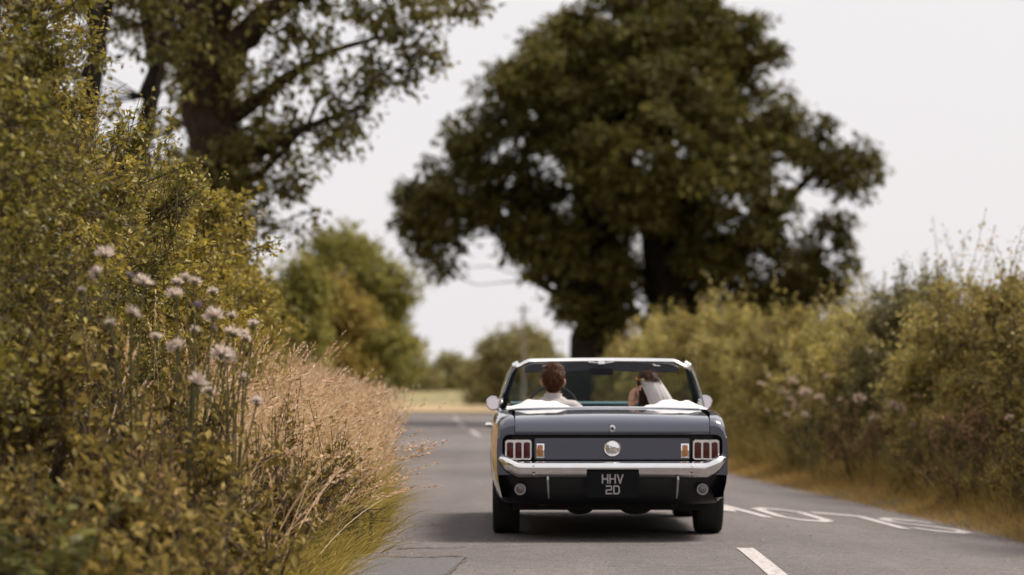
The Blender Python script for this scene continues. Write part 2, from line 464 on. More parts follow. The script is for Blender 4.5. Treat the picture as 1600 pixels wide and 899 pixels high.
def build_road():
    rows = []
    rng = np.random.default_rng(4)
    for y in np.concatenate([np.arange(-60, 8, 4), np.arange(8, 60, 0.6), np.arange(60, 112, 2)]):
        c = float(cx(y)); row = []
        for k, o in enumerate((-LHW, -2.2, -1.6, -0.8, 0, 0.3, 0.9, 1.5, 2.1, RHW)):
            e = rng.normal(0, 0.02) if k in (0, 9) and 5 < y < 60 else 0
            x = c + o + e
            row.append((x, y, float(surf(x, y)) + 0.002))
        rows.append(row)
    # the far bend to the left
    cx0, cy0, rad = float(cx(112)) - 16.0, 112.0, 16.0
    for k in range(1, 15):
        a = R(90) * k / 14
        rows.append([(cx0 + (rad + o) * math.cos(a), cy0 + (rad + o) * math.sin(a), 0.006) for o in (-LHW, -2.2, -1.6, -0.8, 0, 0.3, 0.9, 1.5, 2.1, RHW)])
    rows.append([(-140, cy0 + rad + o, 0.006) for o in (-LHW, -2.2, -1.6, -0.8, 0, 0.3, 0.9, 1.5, 2.1, RHW)])
    mb = MB(); mb.grid(rows)
    o = mb.build('road', M['road'])
    tag(o, kind='structure')
    return o
road = build_road()

def on_road(off, y, lift=0.006):
    x = float(cx(y)) + off
    return (x, y, float(surf(x, y)) + lift)

def stripe(name, m, pts_left, pts_right, lift=0.006):
    mb = MB()
    mb.grid([[on_road(a[0], a[1], lift), on_road(b[0], b[1], lift)] for a, b in zip(pts_left, pts_right)])
    return mb.build(name, m, road)

for y0, y1 in ((11.0, 13.2), (15.3, 18.45), (24.5, 28.0), (34, 37.5), (43.5, 47), (53, 56.5), (64, 72), (80, 90), (98, 107)):
    ys = np.linspace(y0, y1, 8)
    stripe('centre_line_dash', M['marking'], [(-0.055, y) for y in ys], [(0.055, y) for y in ys])

# SLOW, painted for the traffic coming the other way: it reads upside down from here
def letter_poly(strokes, u0, y0, name):
    """strokes: polylines in letter space (u right, v up as its reader sees them, both 0..1); the reader faces -Y"""
    W, L, t = 0.46, 2.4, 0.105
    mb = MB()
    for k, pl in enumerate(strokes):
        P = [np.array([u0 - p[0] * W, y0 - p[1] * L]) for p in pl]
        for i in range(len(P) - 1):
            a, b = P[i], P[i + 1]
            d = b - a
            # widths differ: thin along the road, broader where the stroke runs across it
            nrm = np.array([d[1], -d[0]]); nrm = nrm / (np.linalg.norm(nrm) + 1e-9)
            wv = np.array([nrm[0] * t / 2, nrm[1] * 0.16])
            ext = d / (np.linalg.norm(d) + 1e-9) * 0.03
            rows = []
            for s in np.linspace(0, 1, max(2, int(np.linalg.norm(d) / 0.3) + 2)):
                q = (a - ext) * (1 - s) + (b + ext) * s
                rows.append([on_road(*(q + wv), 0.006 + 0.0008 * (i % 3)), on_road(*(q - wv), 0.006 + 0.0008 * (i % 3))])
            mb.grid(rows)
    return mb.build(name, M['marking'], road)

S_ = [[(1, .84), (.75, .97), (.3, .97), (.04, .83), (.04, .66), (.3, .54), (.7, .46), (.96, .34), (.96, .17), (.7, .03), (.25, .03), (0, .16)]]
L_ = [[(.05, 1), (.05, .04), (.95, .04)]]
O_ = [[(.3, .97), (.7, .97), (.95, .82), (.95, .18), (.7, .03), (.3, .03), (.05, .18), (.05, .82), (.3, .97)]]
W_ = [[(0, 1), (.25, .03), (.5, .7), (.75, .03), (1, 1)]]
for pl, u in ((S_, 2.52), (L_, 1.93), (O_, 1.34), (W_, 0.74)):
    letter_poly(pl, u, 26.1, 'slow_letter')

# a darker repair in the near left lane with a broken, weedy edge
mb = MB()
mb.grid([[on_road(-2.38, 12.0, .006), on_road(-1.98, 12.0, .006)], [on_road(-2.36, 14.0, .006), on_road(-1.95, 14.0, .006)], [on_road(-2.38, 17.3, .006), on_road(-1.82, 17.4, .006)]])
mb.build('tar_patch', M['patch'], road)
rng = np.random.default_rng(11)
for pts, wd in (([(-2.3, 18.35), (-2.1, 18.5), (-1.98, 18.4), (-1.84, 18.6)], 0.035), ([(-2.3, 17.5), (-2.1, 17.42), (-1.95, 17.55), (-1.8, 17.5)], 0.035),
                ([(-1.82, 17.5), (-1.84, 16.6), (-1.88, 15.6), (-1.95, 14)], 0.012), ([(-1.9, 18.5), (-1.2, 18.9), (-.3, 18.75), (.5, 19.0)], 0.006)):
    mb = MB(); rows = []
    for i in range(len(pts) - 1):
        for s in np.linspace(0, 1, 7)[:-1]:
            q = np.array(pts[i]) * (1 - s) + np.array(pts[i + 1]) * s + rng.normal(0, .012, 2)
            w = wd * rng.uniform(.4, 1.2)
            d = np.array(pts[i + 1]) - np.array(pts[i])
            if abs(d[1]) > abs(d[0]):
                rows.append([on_road(q[0] - w / 2, q[1], .009), on_road(q[0] + w / 2, q[1], .009)])
            else:
                rows.append([on_road(q[0], q[1] - w, .009), on_road(q[0], q[1] + w, .009)])
    mb.grid(rows)
    mb.build('crack', M['crack'], road)

# fields beyond the bend
mb = MB(); mb.grid([[(x, y, float(surf(x, y)) + .02) for x in (-160, -40, 0, 20, 90)] for y in (133, 150, 180, 205)])
tag(mb.build('dry_field', M['dry_field']), kind='structure')
mb = MB(); mb.grid([[(x, y, float(surf(x, y)) + .02) for x in (-200, -60, 0, 40, 160)] for y in (205.5, 230, 260, 290, 320, 360, 420)])
tag(mb.build('green_field', M['green_field']), kind='structure')

# ------------------------------------------------------------------ foliage helpers (numpy)
def unit(v):
    return v / (np.linalg.norm(v, axis=-1, keepdims=True) + 1e-9)

def leaves(P, A, N, L, W, droop=0.15):
    """folded four-corner leaves: base P, axis A, normal N"""
    A = unit(A); S = unit(np.cross(A, N)); N = unit(np.cross(S, A))
    L = L[:, None]; W = W[:, None]
    mid = P + A * L * 0.45
    v0 = P; v1 = mid + S * W * 0.5 + N * W * 0.18; v2 = P + A * L - N * L * droop; v3 = mid - S * W * 0.5 + N * W * 0.18
    V = np.stack([v0, v1, v2, v3], 1).reshape(-1, 3)
    b = np.arange(len(P))[:, None] * 4
    F = np.concatenate([b + np.array([[0, 1, 2]]), b + np.array([[0, 2, 3]])], 1).reshape(-1, 3)
    return V, F

def sticks(P0, P1, r, n=3):
    """thin three-sided twigs"""
    d = unit(P1 - P0)
    ref = np.where(np.abs(d[:, 2:3]) > 0.9, np.array([[1., 0, 0]]), np.array([[0, 0, 1.]]))
    s = unit(np.cross(d, ref)); t = np.cross(d, s)
    r = np.asarray(r)[:, None]
    ring0 = [P0 + (s * math.cos(2 * math.pi * k / n) + t * math.sin(2 * math.pi * k / n)) * r for k in range(n)]
    ring1 = [P1 + (s * math.cos(2 * math.pi * k / n) + t * math.sin(2 * math.pi * k / n)) * r * 0.5 for k in range(n)]
    V = np.stack(ring0 + ring1, 1).reshape(-1, 3)
    b = np.arange(len(P0))[:, None] * (2 * n)
    F = []
    for k in range(n):
        k2 = (k + 1) % n
        F += [b + np.array([[k, k2, n + k2]]), b + np.array([[k, n + k2, n + k]])]
    return V, np.concatenate(F, 1).reshape(-1, 3)

def merge(parts):
    V, F, o = [], [], 0
    for v, f in parts:
        V.append(v); F.append(f + o); o += len(v)
    return np.concatenate(V), np.concatenate(F)

def rdirs(rng, n):
    return unit(rng.normal(size=(n, 3)))

def twig_foliage(rng, lobes, ntwig, lpt, leaf, tl=(0.15, 0.4), up=0.35, shell=(0.55, 1.0), shoots=0, shoot_len=(.3, .8), asp=0.55, face=None, spray=0, spray_len=1.0):
    """leafy twigs over a set of lobes [(x,y,z,rx,ry,rz)]; returns leaf mesh and twig mesh"""
    lob = np.array(lobes, float)
    wgt = (lob[:, 3] * lob[:, 4] * lob[:, 5]) ** (2 / 3); wgt /= wgt.sum()
    nsp = spray or ntwig
    pick = rng.choice(len(lob), nsp, p=wgt)
    d = rdirs(rng, nsp)
    if face is not None:                       # more growth on the side towards the light
        fl = (d @ np.array(face) < -0.2) & (rng.random(nsp) < 0.75)
        d[fl] *= -1
    rr = rng.uniform(shell[0] ** 3, shell[1] ** 3, nsp) ** (1 / 3)
    P = lob[pick, :3] + d * lob[pick, 3:6] * rr[:, None]
    T = unit(d * 0.7 + np.array([0, 0, up]) + rng.normal(0, .35 if spray else .45, (nsp, 3)))
    big = np.ones(nsp)
    if spray:                                  # boughs: twigs fan out from shared branch lines, with gaps between them
        k = rng.integers(0, nsp, ntwig)
        BL = rng.uniform(.25, .65, nsp) * spray_len
        t_ = rng.random(ntwig)
        sag = np.array([0, 0, -1.]) * (t_ ** 2 * BL[k] * .35)[:, None]
        P = P[k] + T[k] * ((t_ - .45) * BL[k])[:, None] + sag + rng.normal(0, .03 * spray_len, (ntwig, 3))
        T = unit(T[k] + rng.normal(0, .55, (ntwig, 3)))
        big = rng.uniform(.7, 1.35, nsp)[k]
    Ln = rng.uniform(tl[0], tl[1], ntwig)
    if shoots:
        k = rng.choice(len(lob), shoots, p=wgt)
        a = rng.uniform(0, 2 * math.pi, shoots); q = rng.uniform(0, .8, shoots)
        sp = lob[k, :3] + np.stack([np.cos(a) * q * lob[k, 3], np.sin(a) * q * lob[k, 4], lob[k, 5] * np.sqrt(1 - q * q) * .95], -1)
        P = np.concatenate([P, sp]); Ln = np.concatenate([Ln, rng.uniform(*shoot_len, shoots)])
        T = np.concatenate([T, unit(np.array([[0, 0, 1.]]) + rng.normal(0, .22, (shoots, 3)))])
    n = len(P)
    big = np.concatenate([big, np.ones(n - ntwig)])
    per = np.full(n, lpt); per[ntwig:] = int(lpt * 1.6)
    idx = np.repeat(np.arange(n), per)
    t = rng.uniform(0.1, 1.05, len(idx))
    B = P[idx] + T[idx] * (Ln[idx] * t)[:, None] + rng.normal(0, leaf * .35, (len(idx), 3))
    A = T[idx] * 0.45 + rdirs(rng, len(idx)) * 0.9 + np.array([0, 0, -0.12])
    N = rdirs(rng, len(idx)) * 0.8 + np.array([0, 0, 0.9])
    S = leaf * rng.uniform(0.55, 1.4, len(idx)) * (1 - 0.35 * np.clip(t, 0, 1)) * big[idx]
    lm = leaves(B, A, N, S, S * asp * rng.uniform(.8, 1.2, len(idx)))
    tm = sticks(P - T * Ln[:, None] * 0.5, P + T * Ln[:, None], np.full(n, leaf * 0.055 + .0012))
    return lm, tm

def shrub(name, loc, lobes, rng, ntwig, lpt, leaf, m, label, cat, group, stems=7, **kw):
    """a bush with its stems and its leaves; lobes are relative to its foot"""
    root = empty(name, loc)
    lm, tm = twig_foliage(rng, lobes, ntwig, lpt, leaf, **kw)
    np_obj('foliage', lm[0], lm[1], m, root)
    mb = MB()
    for k in range(stems):
        l = lobes[rng.integers(len(lobes))]
        tip = Vector((l[0] + rng.normal(0, .3) * l[3], l[1] + rng.normal(0, .3) * l[4], l[2] + l[5] * rng.uniform(-.2, .6)))
        b0 = Vector((rng.normal(0, .12), rng.normal(0, .12), -0.08))
        mid = b0.lerp(tip, .5) + Vector((rng.normal(0, .1), rng.normal(0, .1), .1))
        r = rng.uniform(.012, .026)
        mb.tube([b0, mid, tip], [r, r * .7, r * .3], 5)
    sv, sf = np.array(mb.v), [f for f in mb.f]
    tri = []
    for f in sf:
        for i in range(1, len(f) - 1): tri.append((f[0], f[i], f[i + 1]))
    V, F = merge([(sv, np.array(tri)), tm])
    np_obj('stems', V, F, M['twig'], root)
    tag(root, label, cat, group)
    return root

def grass_blades(rng, P, H, lean, W, curve=0.5, seg=4, spread=0.35):
    """ribbons that rise from P, lean and bend over; H heights, lean (n,3) horizontal push"""
    n = len(P)
    D = unit(np.array([[0, 0, 1.]]) + rng.normal(0, spread, (n, 3)) * np.array([1, 1, .15]) + lean)
    B = unit(lean + rng.normal(0, .35, (n, 3)) * np.array([1, 1, 0]))
    side = unit(np.cross(D, rdirs(rng, n)))
    rows = []
    cv = curve * rng.uniform(.4, 1.4, n)
    for i in range(seg + 1):
        t = i / seg
        q = P + D * (H * t)[:, None] + B * (H * cv * t * t)[:, None] * .55 - np.array([0, 0, 1.]) * (H * cv * t ** 2.5)[:, None] * .30
        w = (W * (1 - t) ** .7 * .5 + .0002)[:, None]
        rows.append((q - side * w, q + side * w))
    V = np.stack([x for r in rows for x in r], 1).reshape(-1, 3)
    b = np.arange(n)[:, None] * (2 * (seg + 1))
    F = []
    for i in range(seg):
        F += [b + np.array([[2 * i, 2 * i + 1, 2 * i + 3]]), b + np.array([[2 * i, 2 * i + 3, 2 * i + 2]])]
    tipP = (rows[-1][0] + rows[-1][1]) / 2
    prev = (rows[-2][0] + rows[-2][1]) / 2
    return (V, np.concatenate(F, 1).reshape(-1, 3)), tipP, unit(tipP - prev)

def seed_heads(rng, tip, d, L, k=9, size=.014):
    n = len(tip)
    idx = np.repeat(np.arange(n), k)
    t = rng.uniform(-1, .15, len(idx))
    B = tip[idx] + d[idx] * (t * L[idx])[:, None]
    A = d[idx] + rdirs(rng, len(idx)) * .45
    S = size * rng.uniform(.7, 1.6, len(idx))
    return leaves(B, A, rdirs(rng, len(idx)), S, S * .3)


# ------------------------------------------------------------------ trees
def limb_path(rng, a, b, n=6, wob=.08, sag=0.0):
    a, b = np.array(a, float), np.array(b, float); L = np.linalg.norm(b - a)
    pts = []
    for i in range(n):
        t = i / (n - 1)
        p = a * (1 - t) + b * t + (rng.normal(0, wob * L * .35, 3) if 0 < i < n - 1 else 0) + np.array([0, 0, sag * L * math.sin(math.pi * t)])
        pts.append(p)
    return pts

def tree(name, loc, rng, trunks, lobes, nclump, per, leaf, lm, bark, label, cat='tree', group=None, clump_r=(.5, .9), flat=.6, shell=(.45, 1.0), drop=None, twig_r=.018, gap=None, asp=.62, even=.8):
    """trunks: [(points, radii)] in tree space; lobes [(x,y,z,rx,ry,rz)]; leaves gather in clumps at branch ends"""
    root = empty(name, loc)
    mb = MB()
    nodes = []
    for pts, rad in trunks:
        # roughen the path and thicken the foot
        P = [np.array(p, float) for p in pts]
        fine, fr = [], []
        for i in range(len(P) - 1):
            for s in np.linspace(0, 1, 4)[:-1]:
                fine.append(P[i] * (1 - s) + P[i + 1] * s); fr.append(rad[i] * (1 - s) + rad[i + 1] * s)
        fine.append(P[-1]); fr.append(rad[-1])
        fine = [p + rng.normal(0, r * .12, 3) for p, r in zip(fine, fr)]
        mb.tube(fine, fr, 9)
        nodes += [(p, r) for p, r in zip(fine, fr) if p[2] > .18 * max(q[2] for q in P)]
    mb.build('trunk', bark, root)
    lob = np.array(lobes, float)
    wgt = lob[:, 3] * lob[:, 4] * lob[:, 5]; wgt = wgt ** even / (wgt ** even).sum()
    pick = rng.choice(len(lob), nclump, p=wgt)
    d = rdirs(rng, nclump)
    rr = rng.uniform(shell[0] ** 3, shell[1] ** 3, nclump) ** (1 / 3)
    C = lob[pick, :3] + d * lob[pick, 3:6] * rr[:, None]
    if gap is not None:
        C = C[[not gap(c) for c in C]]
    nodeP = np.array([p for p, r in nodes])
    # twigs from the nearest limb to each clump
    tw0, tw1, twr = [], [], []
    for c in C:
        dist = np.linalg.norm(nodeP - c, axis=1) + np.where(nodeP[:, 2] > c[2] + .3, 1.5, 0)
        q = nodeP[np.argmin(dist)]
        mid = q * .45 + c * .55 + rng.normal(0, .12 * np.linalg.norm(c - q) + .02, 3)
        tw0 += [q, mid]; tw1 += [mid, c]; twr += [twig_r * 1.5, twig_r]
        for _ in range(3):
            tw0.append(c * .7 + mid * .3); tw1.append(c + rdirs(rng, 1)[0] * clump_r[0] * .8); twr.append(twig_r * .45)
    V, F = sticks(np.array(tw0), np.array(tw1), np.array(twr))
    tag(np_obj('branches', V, F, bark, root), kind='stuff')
    R_ = rng.uniform(*clump_r, len(C))
    idx = np.repeat(np.arange(len(C)), per)
    g = rng.normal(0, .36, (len(idx), 3)) * np.array([1, 1, flat])
    B = C[idx] + g * R_[idx][:, None] - np.array([0, 0, .10]) * (np.linalg.norm(g[:, :2], axis=1) * R_[idx])[:, None] * 2
    A = unit(g) * .7 + rdirs(rng, len(idx)) * .7 + np.array([0, 0, -.25])
    N = rdirs(rng, len(idx)) * .7 + np.array([0, 0, 1.0])
    S = leaf * rng.uniform(.6, 1.4, len(idx))
    V, F = leaves(B, A, N, S, S * asp)
    np_obj('crown', V, F, lm, root)
    tag(root, label, cat, group)
    return root

rng = np.random.default_rng(77)
# the great spreading tree behind the right-hand hedge
OY = 88.0; k_ = OY / 4340
def og(px, py, dy=0): return np.array([(px - 1000) * k_, dy, 1.05 + (610 - py) * k_])
OX = (1000 - 800) * k_
ol = []
for px, py, r_, dy in ((1000, 90, 135, 0), (900, 130, 115, 1.5), (840, 160, 95, -1.5), (770, 235, 85, 0), (705, 320, 85, -.5), (660, 330, 60, .5), (690, 400, 45, 0),
                       (1090, 95, 105, -1), (1170, 70, 60, 0), (1150, 190, 115, 1), (1245, 235, 80, 0), (1325, 262, 50, -.5), (1290, 350, 50, 0), (1275, 430, 50, .5), (1010, 240, 150, -2.5),
                       (900, 300, 115, 2), (1120, 330, 110, -2), (850, 385, 75, 0), (1000, 390, 110, 2.5), (1180, 420, 85, -1), (1060, 470, 70, 1.5), (930, 450, 75, -1), (1230, 470, 45, 1), (1265, 465, 50, .5), (1235, 500, 45, -.5), (1310, 420, 32, 0), (960, 490, 55, 0), (1120, 480, 60, .5), (1190, 490, 45, -1), (1040, 500, 50, -1.5), (880, 60, 60, 0), (1000, 10, 70, 0), (1110, 30, 60, 1), (800, 330, 70, 1)):
    c = og(px, py, dy); rr = r_ * k_
    ol.append((c[0], c[1], c[2], rr, rr * 1.15, rr * .92))
def ogap(c):
    px, py = c[0] / k_ + 1000, 610 - (c[2] - 1.05) / k_
    for gx, gy, gr in ((1243, 285, 34), (1258, 310, 24), (755, 400, 44), (770, 465, 66), (1000, 462, 24), (1300, 395, 20), (1285, 370, 14), (820, 470, 46), (640, 440, 44), (740, 350, 14), (858, 218, 16), (842, 270, 13), (770, 240, 13), (785, 320, 16), (1040, 62, 14), (1055, 195, 16), (1000, 235, 12), (920, 215, 12), (1200, 100, 18), (1215, 60, 12), (1140, 275, 14), (1225, 365, 15), (1180, 415, 13), (1230, 440, 15), (1130, 80, 11), (700, 270, 12), (725, 430, 14)):
        if (px - gx) ** 2 + (py - gy) ** 2 < gr * gr: return True
    return False
tr = [([(-1.7, 0, -.3), (-1.6, 0, 1.2), (-1.3, 0, 3.5), (-1.6, .3, 6.5), (-2.4, .5, 9.5), (-2.0, .3, 12)], [1.1, .85, .70, .45, .22, .08]),
      ([(1.2, .4, -.3), (1.15, .4, 1.2), (1.1, .4, 3.2), (.6, .2, 6), (.8, -.2, 9.5), (.4, 0, 13)], [1.3, .95, .80, .55, .28, .08]),
      ([(1.1, .4, 3.0), (2.6, .2, 4.8), (4.2, -.2, 6.6), (5.6, 0, 8.0)], [.42, .32, .22, .08]),
      ([(1.1, .4, 2.6), (3.0, .8, 3.6), (4.8, .5, 4.6), (5.8, .2, 5.2)], [.34, .26, .16, .06]),
      ([(-1.3, 0, 3.4), (-3.0, -.3, 5.2), (-4.6, -.2, 6.6), (-6.2, 0, 6.6)], [.40, .30, .2, .07]),
      ([(-1.4, .1, 3.0), (-2.4, .8, 4.0), (-3.4, 1.0, 4.6)], [.25, .18, .07]),
      ([(.7, .2, 5.5), (2.4, 1.0, 8.5), (3.2, 1.0, 11)], [.34, .22, .07]),
      ([(-1.5, .2, 5.5), (-.6, -1.6, 8.0), (.2, -2.2, 10)], [.3, .2, .07]),
      ([(-2.2, .4, 8.5), (-3.4, .4, 10.2), (-3.8, .4, 11.2)], [.2, .13, .06])]
tree('spreading_tree', (OX, OY, 0), rng, tr, ol, 1700, 62, .23, M['oak_leaf'], M['bark_dark'], 'huge dark spreading tree with a broad crown rising behind the car', 'tree', clump_r=(.34, .74), flat=.62, shell=(.45, 1.0), gap=ogap)

# the tall old tree over the left bank
LY = 46.0; k2 = LY / 4340
def lg(px, py, dy=0): return np.array([(px - 330) * k2, dy, 1.05 + (610 - py) * k2])
LX = (330 - 800) * k2
ll = []
for px, py, r_, dy in ((330, 150, 75, 0), (400, 40, 80, 0), (520, 40, 50, .3), (470, 140, 62, -.3), (560, 150, 45, .2), (600, 60, 35, 0), (545, 215, 40, 0), (420, 220, 55, .4), (350, 290, 60, 0), (440, 290, 38, .3), (500, 260, 35, 0), (300, 60, 80, .5), (390, 370, 45, .2), (470, 375, 25, 0),
                       (200, 60, 90, .8), (640, 20, 30, 0), (690, 45, 38, 0), (740, 25, 30, .2), (650, 95, 26, 0), (640, 150, 22, .2), (680, 120, 25, 0), (330, -150, 130, .5), (460, -150, 100, 0), (200, -150, 110, -.5), (330, -60, 110, 0), (480, -60, 80, 0), (620, -40, 60, 0), (150, -40, 100, .6), (430, 330, 30, .2), (260, 330, 50, .3), (285, 210, 40, .8), (390, 240, 40, -.6), (285, 350, 45, .6), (275, 395, 45, -.6), (395, 160, 40, -.6), (270, 120, 45, .8), (375, 300, 40, -.5)):
    c = lg(px, py, dy); rr = r_ * k2
    ll.append((c[0], c[1], c[2], rr, rr * 1.6, rr))
def P2(*a): return [lg(*p) for p in a]
tl_ = [(P2((330, 700), (332, 520), (335, 400), (330, 250), (325, 120), (330, 0), (350, -120)), [.75, .52, .47, .45, .44, .36, .22]),
       (P2((330, 180), (370, 100), (410, 50), (470, 20), (560, -5), (640, -10)), [.34, .27, .2, .13, .08, .03]),
       (P2((330, 350), (370, 290), (430, 255), (470, 235), (520, 215), (570, 195)), [.2, .13, .10, .08, .05, .02]),
       (P2((345, 320), (400, 310), (440, 270), (480, 225), (505, 170)), [.12, .07, .055, .04, .02]),
       (P2((340, 230), (400, 190), (450, 150), (520, 110), (590, 90), (640, 80)), [.2, .12, .09, .06, .035, .015]),
       (P2((560, -5), (600, 30), (625, 80), (640, 140)), [.05, .04, .025, .012]),
       (P2((470, 20), (580, -30), (680, 0), (760, 30)), [.08, .06, .035, .015]),
       (P2((325, 230), (295, 150), (262, 80), (225, 10), (200, -80)), [.26, .2, .17, .14, .08]),
       (P2((325, 120), (290, 30), (270, -60)), [.3, .22, .15])]
tree('roadside_tree', (LX, LY, .35), rng, tl_, ll, 520, 28, .135, M['ash_leaf'], M['bark'], 'tall old tree with thick dark trunk and limbs reaching over the lane', 'tree', clump_r=(.2, .42), flat=.8, shell=(.2, 1.0), twig_r=.012, even=.42)

# two slimmer trunks left of it
for i, (px0, px1, dy) in enumerate(((232, 215, 41.0), (150, 118, 38.0))):
    kk = dy / 4340; X0 = (px0 - 800) * kk
    top = (px1 - px0) * kk
    t_ = [([(0, 0, -.2), (.08, 0, 1.5), (top * .4 - .12, 0, 3.6), (top * .6 + .16, 0, 5.4), (top - .06, 0, 7.4), (top * 1.2, .2, 11)], [.22, .16, .13, .12, .10, .04]),
          ([(top * .5, 0, 5), (top + .5, .3, 6.4), (top + 1.0, .2, 7.4)], [.1, .06, .02])]
    lo = [(top + rng.normal(0, .8), rng.normal(0, .8), rng.uniform(3.2, 7.5), .8, .8, .7) for _ in range(12)]
    tree('slim_tree', (X0, dy, .38), rng, t_, lo, 75, 32, .12, M['oak_leaf'], M['bark_dark'], ('slim dark trunk just left of the thick old tree', 'slim leaning trunk at the top left behind the tall hedge')[i], 'tree', 'slim trunks over the left hedge', clump_r=(.25, .5), twig_r=.011)

# the rounded tree and the olive bushes further down on the left
def round_tree(name, px, top, Y, w, lm, label, n=260, per=50, leaf=.2, seed=1, bark='bark', skirt=.25, cat='tree', group=None, lob=7, foot=0.0):
    r_ = np.random.default_rng(seed); kk = Y / 4340
    H = 1.05 + (610 - top) * kk - foot; Wd = w * kk / 2
    lo = [(0, 0, H * .68, Wd * .68, Wd * .68, H * .32)]
    for j in range(lob):
        a = 2 * math.pi * j / lob + r_.uniform(0, .5)
        lo.append((math.cos(a) * Wd * .52, math.sin(a) * Wd * .52, H * r_.uniform(skirt + .15, .74), Wd * r_.uniform(.36, .5), Wd * r_.uniform(.36, .5), H * r_.uniform(.14, .22)))
    t_ = [([(0, 0, -.2), (.05, 0, H * .25), (0, .1, H * .55), (.1, 0, H * .85)], [H * .04, H * .03, H * .02, H * .006])]
    for j in range(4):
        a = r_.uniform(0, 6.28); t_.append(([(.02, 0, H * .3), (math.cos(a) * Wd * .3, math.sin(a) * Wd * .3, H * .5), (math.cos(a) * Wd * .6, math.sin(a) * Wd * .6, H * .65)], [H * .02, H * .012, H * .004]))
    return tree(name, ((px - 800) * kk, Y, foot), r_, t_, lo, n, per, leaf, lm, M[bark], label, cat, group, clump_r=(leaf * 2.4, leaf * 4.6), twig_r=.015, shell=(.4, 1.0))
round_tree('rounded_tree', 545, 350, 98, 225, M['mid_leaf'], 'rounded mid green tree standing beyond the pale grasses on the verge', 330, 55, .21, 5)
round_tree('rounded_tree', 585, 420, 112, 165, M['mid_leaf'], 'lower green tree right behind the rounded one, over the lane', 180, 45, .22, 6, skirt=.1)
round_tree('olive_bush', 512, 425, 78, 170, M['olive_leaf'], 'olive yellow bush in front of the rounded green tree', 240, 55, .16, 7, skirt=.05, cat='bush')
round_tree('olive_bush', 455, 400, 66, 130, M['mid_leaf'], 'dull green bush beside the olive yellow one, by the old tree', 200, 50, .14, 8, skirt=.05, cat='bush')
# far trees
round_tree('far_tree', 815, 508, 165, 130, M['far_leaf'], 'dark round tree at the far edge of the field beside the telegraph pole', 200, 50, .34, 9, skirt=.1)
round_tree('far_tree', 772, 545, 190, 90, M['far_leaf'], 'small tree between the far hedge and the dark round tree', 120, 40, .36, 10, skirt=.05)
round_tree('far_tree', 703, 556, 290, 44, M['far_leaf'], 'tiny tree poking above the far hedge', 60, 30, .5, 12, skirt=.3, foot=1.2)
r_ = np.random.default_rng(31)
for i, px in enumerate((655, 682, 708, 735)):
    round_tree('far_bush', px, 578 + (i % 2) * 6, 285 + i * 4, 52, M['far_leaf'], ('first far field bush beside the pale roadside grass', 'second far field bush from the pale roadside grass', 'third far field bush, below the tiny tree', 'fourth far field bush, next to the small tree')[i], 90, 30, .55, 40 + i, skirt=-.05, cat='bush', group='bushes along the far field', foot=1.0)
round_tree('far_bush', 905, 560, 250, 130, M['far_leaf'], 'far bush seen through the top of the windscreen', 70, 30, .6, 60, skirt=-.05, cat='bush', foot=.7)
# telegraph pole
tp = empty('telegraph_pole', ((818 - 800) * 150 / 4340, 150, 0))
mb = MB(); mb.tube([(0, 0, -.2), (0, 0, 3), (0, 0, 5.7)], [.075, .07, .06], 8); mb.build('post', M['pole'], tp)
mb = MB(); mb.box(-.35, .35, -.05, .05, 5.35, 5.45); mb.build('crossarm', M['pole'], tp)
tag(tp, 'thin grey telegraph pole standing before the far round tree', 'pole')

# ------------------------------------------------------------------ hedges
HL = 'shrubs of the tall hedge on the near side'
rng = np.random.default_rng(101)
def hedge_lobes(rng, h, w, d, n=9):
    lo = [(0, 0, h * .42, w * .85, d * .85, h * .42)]
    for _ in range(n):
        z = h * rng.uniform(.25, .86)
        lo.append((rng.uniform(-.45, .45) * w, rng.uniform(-.6, .6) * d, z, w * rng.uniform(.3, .55), d * rng.uniform(.3, .55), h * rng.uniform(.12, .2)))
    return lo
# (y, height, half depth, half length, twigs, leaf size, palette)
left = [(12.1, 3.75, .95, .95, 3000, .042, 'hedge_leaf', 'tall olive shrub at the very edge of the picture, first in the hedge'),
        (13.7, 3.6, 1.0, 1.0, 3200, .042, 'hedge_leaf', 'tall leafy shrub behind the thistles, second in the tall hedge'),
        (15.4, 3.35, 1.1, 1.1, 3200, .043, 'hedge_leaf_b', 'tall yellow green shrub with sprays against the slim trunks, third in the hedge'),
        (17.3, 3.0, 1.15, 1.2, 2900, .046, 'hedge_leaf', 'olive shrub behind the tips of the dry grass, fourth in the hedge'),
        (19.7, 2.8, 1.1, 1.5, 2400, .052, 'hedge_leaf_b', 'blurred yellowish shrub below the thick trunk, fifth in the hedge'),
        (22.9, 2.7, 1.1, 1.7, 2000, .06, 'hedge_leaf_b', 'blurred yellow shrub at the thick trunk foot, sixth in the hedge'),
        (27.0, 2.5, 1.0, 2.0, 1800, .07, 'hedge_leaf_b', 'seventh shrub of the hedge, under the low branch of the old tree'),
        (32.0, 2.4, 1.1, 2.4, 1600, .08, 'hedge_leaf', 'eighth shrub of the hedge, before the dull green bush'),
        (38.5, 2.3, 1.1, 3.0, 1500, .09, 'hedge_leaf', 'ninth and last shrub of the hedge, beyond the pale grass')]
for y, h, w, d, nt_, lf, pal, lab in left:
    x = float(cx(y)) - LHW - 1.05 - w * .92
    z = float(surf(x, y)) - .02
    shrub('hedge_shrub', (x, y, z), hedge_lobes(rng, h - z, w, d), rng, int(nt_ * .8), 11, lf, M[pal], lab, 'shrub', HL, stems=16, asp=.6, tl=(.10, .30), up=.45, shoots=40, shoot_len=(.25, .7), shell=(.62, 1.08), spray=170, spray_len=.85, face=(1, -.5, .2))

